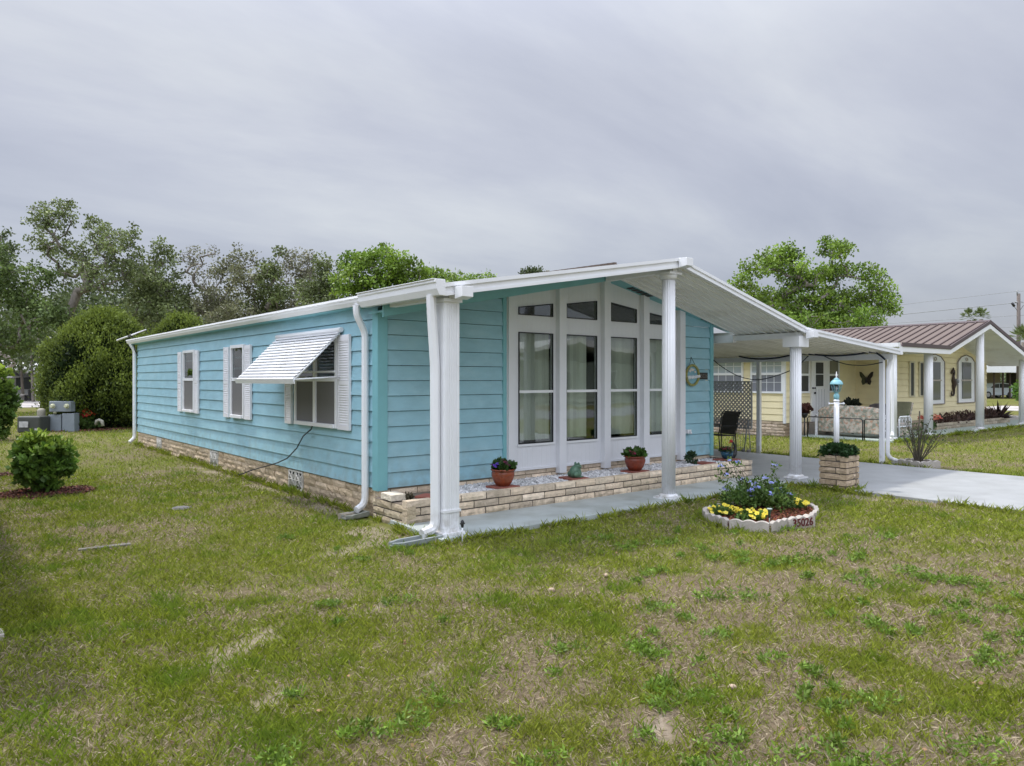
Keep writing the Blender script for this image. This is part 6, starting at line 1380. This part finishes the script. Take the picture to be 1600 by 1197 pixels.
# car
cc0 = at(1551, 593, 71); CAR = thing('parked_car', (cc0.x, cc0.y, 0), 'small pale blue white car parked under the distant carport', 'car')
cr_ = V((RT[0], RT[1], 0)); cf = V((FW[0], FW[1], 0)); Mc = Matrix(((cr_.x, cf.x, 0, cc0.x), (cr_.y, cf.y, 0, cc0.y), (0, 0, 1, 0), (0, 0, 0, 1))) @ Matrix.Rotation(.15, 4, 'Z')
side_p = [(-1.85, .35), (-1.88, .70), (-1.75, .92), (-1.05, 1.02), (-.55, 1.42), (.55, 1.48), (1.25, 1.40), (1.70, 1.0), (1.88, .85), (1.88, .40), (1.7, .28), (-1.7, .28)]
m2 = MB(); m2.extrude([(a, -.8, z) for a, z in side_p], (0, 1.6, 0)); MB().add(m2, Mc).build('body', mat('pale_car_paint', (.60, .66, .72), .25), CAR, bevel=.06)
m2 = MB(); m2.extrude([(a, -.815, z) for a, z in [(-.95, 1.0), (-.50, 1.36), (-.02, 1.39), (-.02, 1.0)]], (0, .01, 0)); m2.extrude([(a, -.815, z) for a, z in [(.05, 1.0), (.05, 1.39), (.55, 1.40), (1.15, 1.32), (1.4, 1.02)]], (0, .01, 0)); MB().add(m2, Mc).build('side_window', mat('car_glass', (.02, .03, .035), .08), CAR)
for wx in (-1.2, 1.2):
    for wy in (-.80, .62):
        m2 = MB(); m2.tube([(wx, wy-.02, .33), (wx, wy+.18, .33)], .33, 20); w_o = MB().add(m2, Mc).build('wheel', BLACK, CAR); m2 = MB(); m2.tube([(wx, wy-.03, .33), (wx, wy+.0, .33)], .20, 12); MB().add(m2, Mc).build('rim', mat('silver_rim', (.5, .5, .52), .3, metal=.6), w_o)
lb = at(1597, 640, 44); shrub('side_bush', (lb.x+.8, lb.y-.6), 1.25, 2.3, 26, .18, (.04, .10, .015), (.12, .24, .03), 98, 'bright green bush at the right edge below the far carport', ncl=120)

# ============================================================ far left: grey house, shed
GH = thing('grey_house', at(30, 593, 66)[:2]+(0,), 'grey sided house with white roof edge and dark porch windows at far left', 'house')
mb = MB(); a = at(-70, 627, 64); 
mb = MB(); fbox(mb, -80, 48, 584, 627.5, 64, 80); mb.build('wall', GREYHOUSE, GH)
mb = MB(); p0, p1 = at(-80, 548, 63.2), at(5, 575, 63.2); p2 = at(55, 584.5, 63.2); q0 = at(-40, 566, 63.2)
dd = V((FW[0], FW[1], 0))*18
for (pa, pb) in ((q0, p2),):
    mb.extrude([pa, pb, pb+V((0, 0, .32)), pa+V((0, 0, .32))], dd)
mb.build('roof', WHITE, GH)
mb = MB(); mb.extrude([at(-40, 569, 64), at(48, 586, 64), at(48, 590, 64), at(-40, 590, 64)], V((FW[0], FW[1], 0))*15); mb.build('gable', GREYHOUSE, GH)
for (x0, x1) in ((25, 35), (37, 47)):
    mb = MB(); fbox(mb, x0, x1, 590, 608, 63.9, 63.98); mb.build('window', mat('dark_pane', (.035, .04, .04), .3, spec=.15), GH)
mb = MB(); fbox(mb, 0, 19, 588, 590, 63, 64); fbox(mb, -5, 17, 590, 602, 63.7, 63.9) if False else None; mb.build('window_awning', WHITE, GH)
mb = MB(); fbox(mb, 52, 54.2, 590, 627, 62, 62.15); mb.build('porch_post', WHITE, GH)
t = thing('picnic_table', at(27, 593, 60)[:2]+(0,), 'pale picnic table on the patio of the grey house', 'table'); mb = MB(); fbox(mb, 14, 36, 616, 618, 60, 61); mb.build('tabletop', PALEC, t); 
for px in (17, 32): mb = MB(); fbox(mb, px, px+1.2, 618, 626.5, 60.2, 60.8); mb.build('leg', PALEC, t)
t = thing('garden_chair', at(46, 593, 60)[:2]+(0,), 'dark outdoor chair on the patio of the grey house', 'chair'); mb = MB(); fbox(mb, 38, 45, 617, 618.5, 59.5, 60); mb.build('seat', BLKM, t); mb = MB(); fbox(mb, 43.5, 45, 609, 617, 59.5, 60); mb.build('backrest', BLKM, t)
for px in (38, 44): mb = MB(); fbox(mb, px, px+.8, 618.5, 626.5, 59.5, 59.95); mb.build('leg', BLKM, t)
# pale shed behind the far corner
t = thing('pale_shed', at(200, 593, 38)[:2]+(0,), 'pale walled building with red base glimpsed behind the house corner', 'shed'); mb = MB(); fbox(mb, 192, 330, 600, 655, 36, 40); mb.build('wall', mat('pale_wall', (.52, .50, .50), .8), t); mb = MB(); fbox(mb, 191.5, 331, 645, 650, 35.9, 35.99); mb.build('base_stripe', mat('dull_red', (.20, .08, .07), .8), t)
mb = MB(); fbox(mb, 185, 335, 588, 600, 35.2, 40.8); mb.build('roof', WHITE, t)

# ============================================================ neighbour on the left (only its shadow and a column foot reach the photo)
LH = thing('left_neighbour_house', (-8.3, 4, 0), 'neighbour house on the left whose column foot and roof shadow touch the left edge', 'house')
mb = MB(); lap_wall(mb, (-5.25, -.6, 0), (0, 1, 0), 11.5, (1, 0, 0), .36, 2.75); lap_wall(mb, (-11.6, -.6, 0), (1, 0, 0), 6.35, (0, -1, 0), .36, 2.75); mb.box(-11.6, -5.3, -.55, 10.9, 0, 2.75); mb.build('wall', mat('cream_siding', (.80, .79, .74), .6, .05, 2), LH)
mb = MB(); 
for (xa, za_, xb, zb_) in ((-4.27, 3.05, -8.4, 3.8), (-8.4, 3.8, -12.5, 3.05)): slope_plane(mb, xb, zb_, xa, za_, -2.28, 11.4, .14)
mb.build('roof', mat('grey_shingle', (.16, .155, .15), .9, .3, 12), LH)
mb = MB(); mb.box(-4.56, -4.22, -2.40, -2.24, -.02, .035); mb.box(-4.56, -4.24, -2.24, -2.0, -.02, .03); mb.build('column_foot', CONC, LH)
mb = MB(); mb.lathe([(.12, .035), (.105, .12), (.10, 2.92)], (-4.42, -2.12, 0), 24); mb.build('porch_column', WHITE, LH)
mb = MB(); mb.box(-11.6, -4.40, -2.3, -.6, -.06, .03); mb.build('porch_floor', SLABM, LH)
# house across the street, seen as a reflection in the tall windows
AH = thing('street_house', (32, -31, 0), 'pale green house across the street mirrored in the tall front windows', 'house')
mb = MB(); lap_wall(mb, (22, -28, 0), (1, 0, 0), 20, (0, 1, 0), .3, 3.0); mb.box(22, 42, -38, -28.05, 0, 3.0); mb.build('wall', mat('sage_siding', (.34, .38, .33), .6), AH)
mb = MB(); slope_plane(mb, 20.5, 2.9, 29, 4.6, -39, -26.5, .3); slope_plane(mb, 29, 4.6, 43, 2.9, -39, -26.5, .3); mb.build('roof', mat('pale_roof', (.55, .55, .54), .6), AH)
for x_ in (24, 28.5, 33, 38):
    mb = MB(); mb.box(x_, x_+1.5, -27.97, -27.9, 1.0, 2.4); f_ = mb.build('window_frame', WHITE, AH); mb = MB(); mb.box(x_+.1, x_+.7, -27.89, -27.87, 1.1, 2.3); mb.box(x_+.8, x_+1.4, -27.89, -27.87, 1.1, 2.3); mb.build('pane', mat('dark_pane', (.035, .04, .04), .3, spec=.15), f_)
for i, (x_, y_) in enumerate(((16, -34), (30, -46), (44, -40), (58, -34), (75, -40), (-16, 22), (-13, 34))):
    rg_ = random.Random(300+i); h = rg_.uniform(7, 9.5) if y_ > 0 else rg_.uniform(3.6, 4.8)
    make_tree('oak_tree', (x_, y_, 0), [V((x_, y_, 0)), V((x_, y_, 1.2)), V((x_+.2, y_, 2.4)), V((x_, y_+.2, 3.4))], [(x_, y_, h*.65, 3.4, 3.4, h*.33), (x_+1.8, y_+1, h*.6, 2, 2, 1.7), (x_-1.8, y_-1, h*.62, 2, 2, 1.7)], 80, 60, .8, .28, OAK[0], OAK[1], ['street oak behind the camera, first from the left neighbour', 'street oak behind the mirrored house', 'street oak beyond the right end of the mirrored house', 'oak far along the street to the right', 'oak farthest along the street to the right', 'oak behind the left neighbour house, nearer one', 'oak behind the left neighbour house, farther one'][i], 'trees outside the photo seen in reflections', 300+i)

# ============================================================ grass blades
rg = np.random.default_rng(1000)
def blocked(x, y):
    k = (x > -.30) & (x < 7.0) & (y > -1.90) & (y < .1); k |= (x > 6.80) & (x < 10.98) & (y > -16.1) & (y < 8.1); k |= (x > -.06) & (x < 7.3) & (y > -.1) & (y < 14)
    k |= in_poly(x, y, BED); k |= (x > 16.3) & (y > 3.85); k |= (x > 16.85) & (y > .75); k |= np.hypot((x+3.22)/.72, (y-5.1)/.46) < 1; k |= y < -15.9; k |= (x < -5.2) & (y > -.6); k |= (x < -4.38) & (y > -2.3)
    k |= np.hypot((x+1.85)/.14, (y-2.26)/.14) < 1; k |= (x > -3.42) & (x < -2.78) & (y > .30) & (y < .40)
    k |= in_poly(x, y, Q); k |= (np.abs(x+.46) < .31) & (np.abs(y+1.66) < .10); k |= (x > 6.75) & (x < 7.25) & (y > -2.9) & (y < -2.35)
    return k
def scatter(n, d0, d1, p):
    # density falls with distance so that the picture is evenly covered
    u = rg.random(n); d = (d0**p+u*(d1**p-d0**p))**(1/p); a = np.where(rg.random(n) < .80, rg.uniform(-.80, .80, n), rg.choice([-1, 1], n)*rg.uniform(.80, 1.5, n))
    x = CAM[0]+d*(FW[0]+RT[0]*a); y = CAM[1]+d*(FW[1]+RT[1]*a); k = ~blocked(x, y); return x[k], y[k], d[k]
xs_, ys_, ds_ = [], [], []
for (n, d0, d1, p) in ((225000, 2.7, 6, 1.2), (250000, 6, 14, .6), (150000, 14, 40, .45)):
    a, b_, c = scatter(n, d0, d1, p); xs_.append(a); ys_.append(b_); ds_.append(c)
EDG = [((-.32, -1.9), (6.8, -1.92)), ((-.30, -1.9), (-.28, -.9)), ((6.77, -2.0), (6.77, -9)), ((11.0, -9), (11.0, 1.3)), ((-.10, .2), (-.10, 13.5)), ((-.15, -1.0), (-.12, -.1)), ((16.8, .75), (30, .72)), ((-4.35, -2.4), (-4.35, -2.0))]
EDG += [((BED[i][0]*1.03-.12, BED[i][1]*1.03+.095), (BED[(i+1) % 12][0]*1.03-.12, BED[(i+1) % 12][1]*1.03+.095)) for i in range(12)]+[((6.72, -2.9), (6.72, -2.4)), ((6.72, -2.91), (7.2, -2.91))]
nmain = sum(len(q_) for q_ in xs_)
for (a0, b0), (a1, b1) in EDG:
    L_ = math.hypot(a1-a0, b1-b0); k = int(L_*420); t_ = rg.random(k); keepk = fbm(t_*L_*2.3+a0*7, t_*0+b0*3, 3) > .38
    ex = a0+(a1-a0)*t_+rg.normal(0, .018, k); ey = b0+(b1-b0)*t_+rg.normal(0, .018, k); ex, ey = ex[keepk], ey[keepk]
    xs_.append(ex); ys_.append(ey); ds_.append((ex-CAM[0])*FW[0]+(ey-CAM[1])*FW[1])
x = np.concatenate(xs_); y = np.concatenate(ys_); d = np.maximum(np.concatenate(ds_), 2.5); isedge = np.arange(len(x)) >= nmain
dry = dryness(x, y); bare = bareness(x, y); tuft = fbm(x*7+50, y*7, 2)
keep = (rg.random(len(x)) < (1-.85*bare)*(1-.60*dry)) | isedge; x, y, d, dry, tuft, isedge = x[keep], y[keep], d[keep], dry[keep], tuft[keep], isedge[keep]; n = len(x)
isdry = rg.random(n) < .08+.48*dry
weed = (np.clip((fbm(x*2.6+80, y*2.6, 4)-.57)*4.5, 0, .8)*(1-isdry))
hgt = (.024+.028*rg.random(n)+.030*np.clip(tuft-.5, 0, 1)+.022*weed)*(1+.02*d); hgt = np.where(isdry, hgt*.9, hgt); hgt = np.where(isedge, hgt*rg.uniform(1.0, 2.2, n), hgt)
lean = rdir(rg, n, 0); lean[:, 2] = 0; tilt = np.where(isdry, rg.uniform(1.2, 4.5, n), rg.uniform(.2, 1.3, n))
D = lean*tilt[:, None]+np.array([[0, 0, 1.]]); D /= np.linalg.norm(D, axis=1, keepdims=True)
Ln = hgt*np.where(isdry, 1.3, 1.25); Wd = (.0017+.0009*rg.random(n))*np.maximum(1, d/4.2)**.85
base = np.stack([x, y, gheight(x, y)-.004+np.where(isdry, .004+.010*rg.random(n), 0)], 1)
S = np.cross(D, rdir(rg, n)); S /= np.linalg.norm(S, axis=1, keepdims=True)
mid = base+D*Ln[:, None]*.5; D2 = D+lean*.45-np.array([[0, 0, .15]]); D2 /= np.linalg.norm(D2, axis=1, keepdims=True); tip = mid+D2*Ln[:, None]*.5
vv = np.stack([base-S*Wd[:, None], base+S*Wd[:, None], mid+S*Wd[:, None]*.8, tip], 1)
gm_ = rg.random((n, 1)); patch = .5+.5*(fbm(x*.9+30, y*.9+11, 3)[:, None]-.5)
cg = np.array([.105, .145, .012])*(1-gm_)+np.array([.290, .335, .036])*gm_; cg = cg*(.88+.5*patch)*rg.uniform(.7, 1.3, (n, 1)); ol = np.array([.260, .245, .060]); mo_ = np.clip((patch-.45)*3, 0, .7)*rg.random((n, 1)); cg = cg*(1-mo_)+ol*mo_
cg = cg*(1-weed[:, None]*.6)+np.array([.115, .235, .022])*weed[:, None]*.6
cdry = np.array([.20, .150, .100])*(1-gm_)+np.array([.50, .42, .29])*gm_
cc = np.where(isdry[:, None], cdry, cg)
go2 = np_mesh('grass', vv.reshape(-1, 3), 4, cc, mat('grass_blades', (1, 1, 1), .6, vcol=True, transl=.3, spec=.25)); tag(go2, 'short patchy green lawn grass with straw coloured dead blades', 'grass', kind='stuff')
# broadleaf weeds: small rosettes in the right foreground
WD = []; rw = np.random.default_rng(55)
for _ in range(300):
    dd_w = 3.1+6.0*rw.random()**1.3; aa = rw.uniform(-.35, .72); wx = CAM[0]+dd_w*(FW[0]+RT[0]*aa); wy = CAM[1]+dd_w*(FW[1]+RT[1]*aa)
    if aa < .15 and rw.random() < .75: continue
    if blocked(np.array([wx]), np.array([wy]))[0] or fbm(np.array([wx*1.1]), np.array([wy*1.1+20]), 2)[0] < .45: continue
    r = .015+.10*rw.random()**2.5; k = int(5+r*170)
    for _k in range(k): WD.append((wx+rw.normal()*r, wy+rw.normal()*r*.7, .012+rw.random()*.02))
vv, cc = clump_leaves(rg, np.array(WD), 11, .032, .034, (.085, .155, .015), (.20, .31, .04), up=.45, asp=.16, flat=.5); o = np_mesh('lawn_weeds', vv, 4, cc, LEAF); tag(o, 'bright green broadleaf weed tufts in the thin lawn at lower right', 'weeds', kind='stuff')

nf = 420; fd2 = 3.0+9*rw.random(nf)**1.2; fa = rw.uniform(-.75, .75, nf); fx_ = CAM[0]+fd2*(FW[0]+RT[0]*fa); fy_ = CAM[1]+fd2*(FW[1]+RT[1]*fa); kk = ~blocked(fx_, fy_); fx_, fy_ = fx_[kk], fy_[kk]; nf = len(fx_)
Df = rdir(rw, nf); Df[:, 2] *= .25; Lf = rw.uniform(.018, .042, nf); vf = leaf_verts(rw, np.stack([fx_, fy_, gheight(fx_, fy_)+.018+.012*rw.random(nf)], 1), Df, Lf, Lf*.28)
cf_ = np.array([[.22, .13, .07]])*rw.uniform(.5, 1.9, (nf, 1)); o = np_mesh('fallen_leaves', vf, 4, np.clip(cf_, .01, .6), PETAL); tag(o, 'small dry brown leaves scattered over the lawn', 'leaves', kind='stuff')
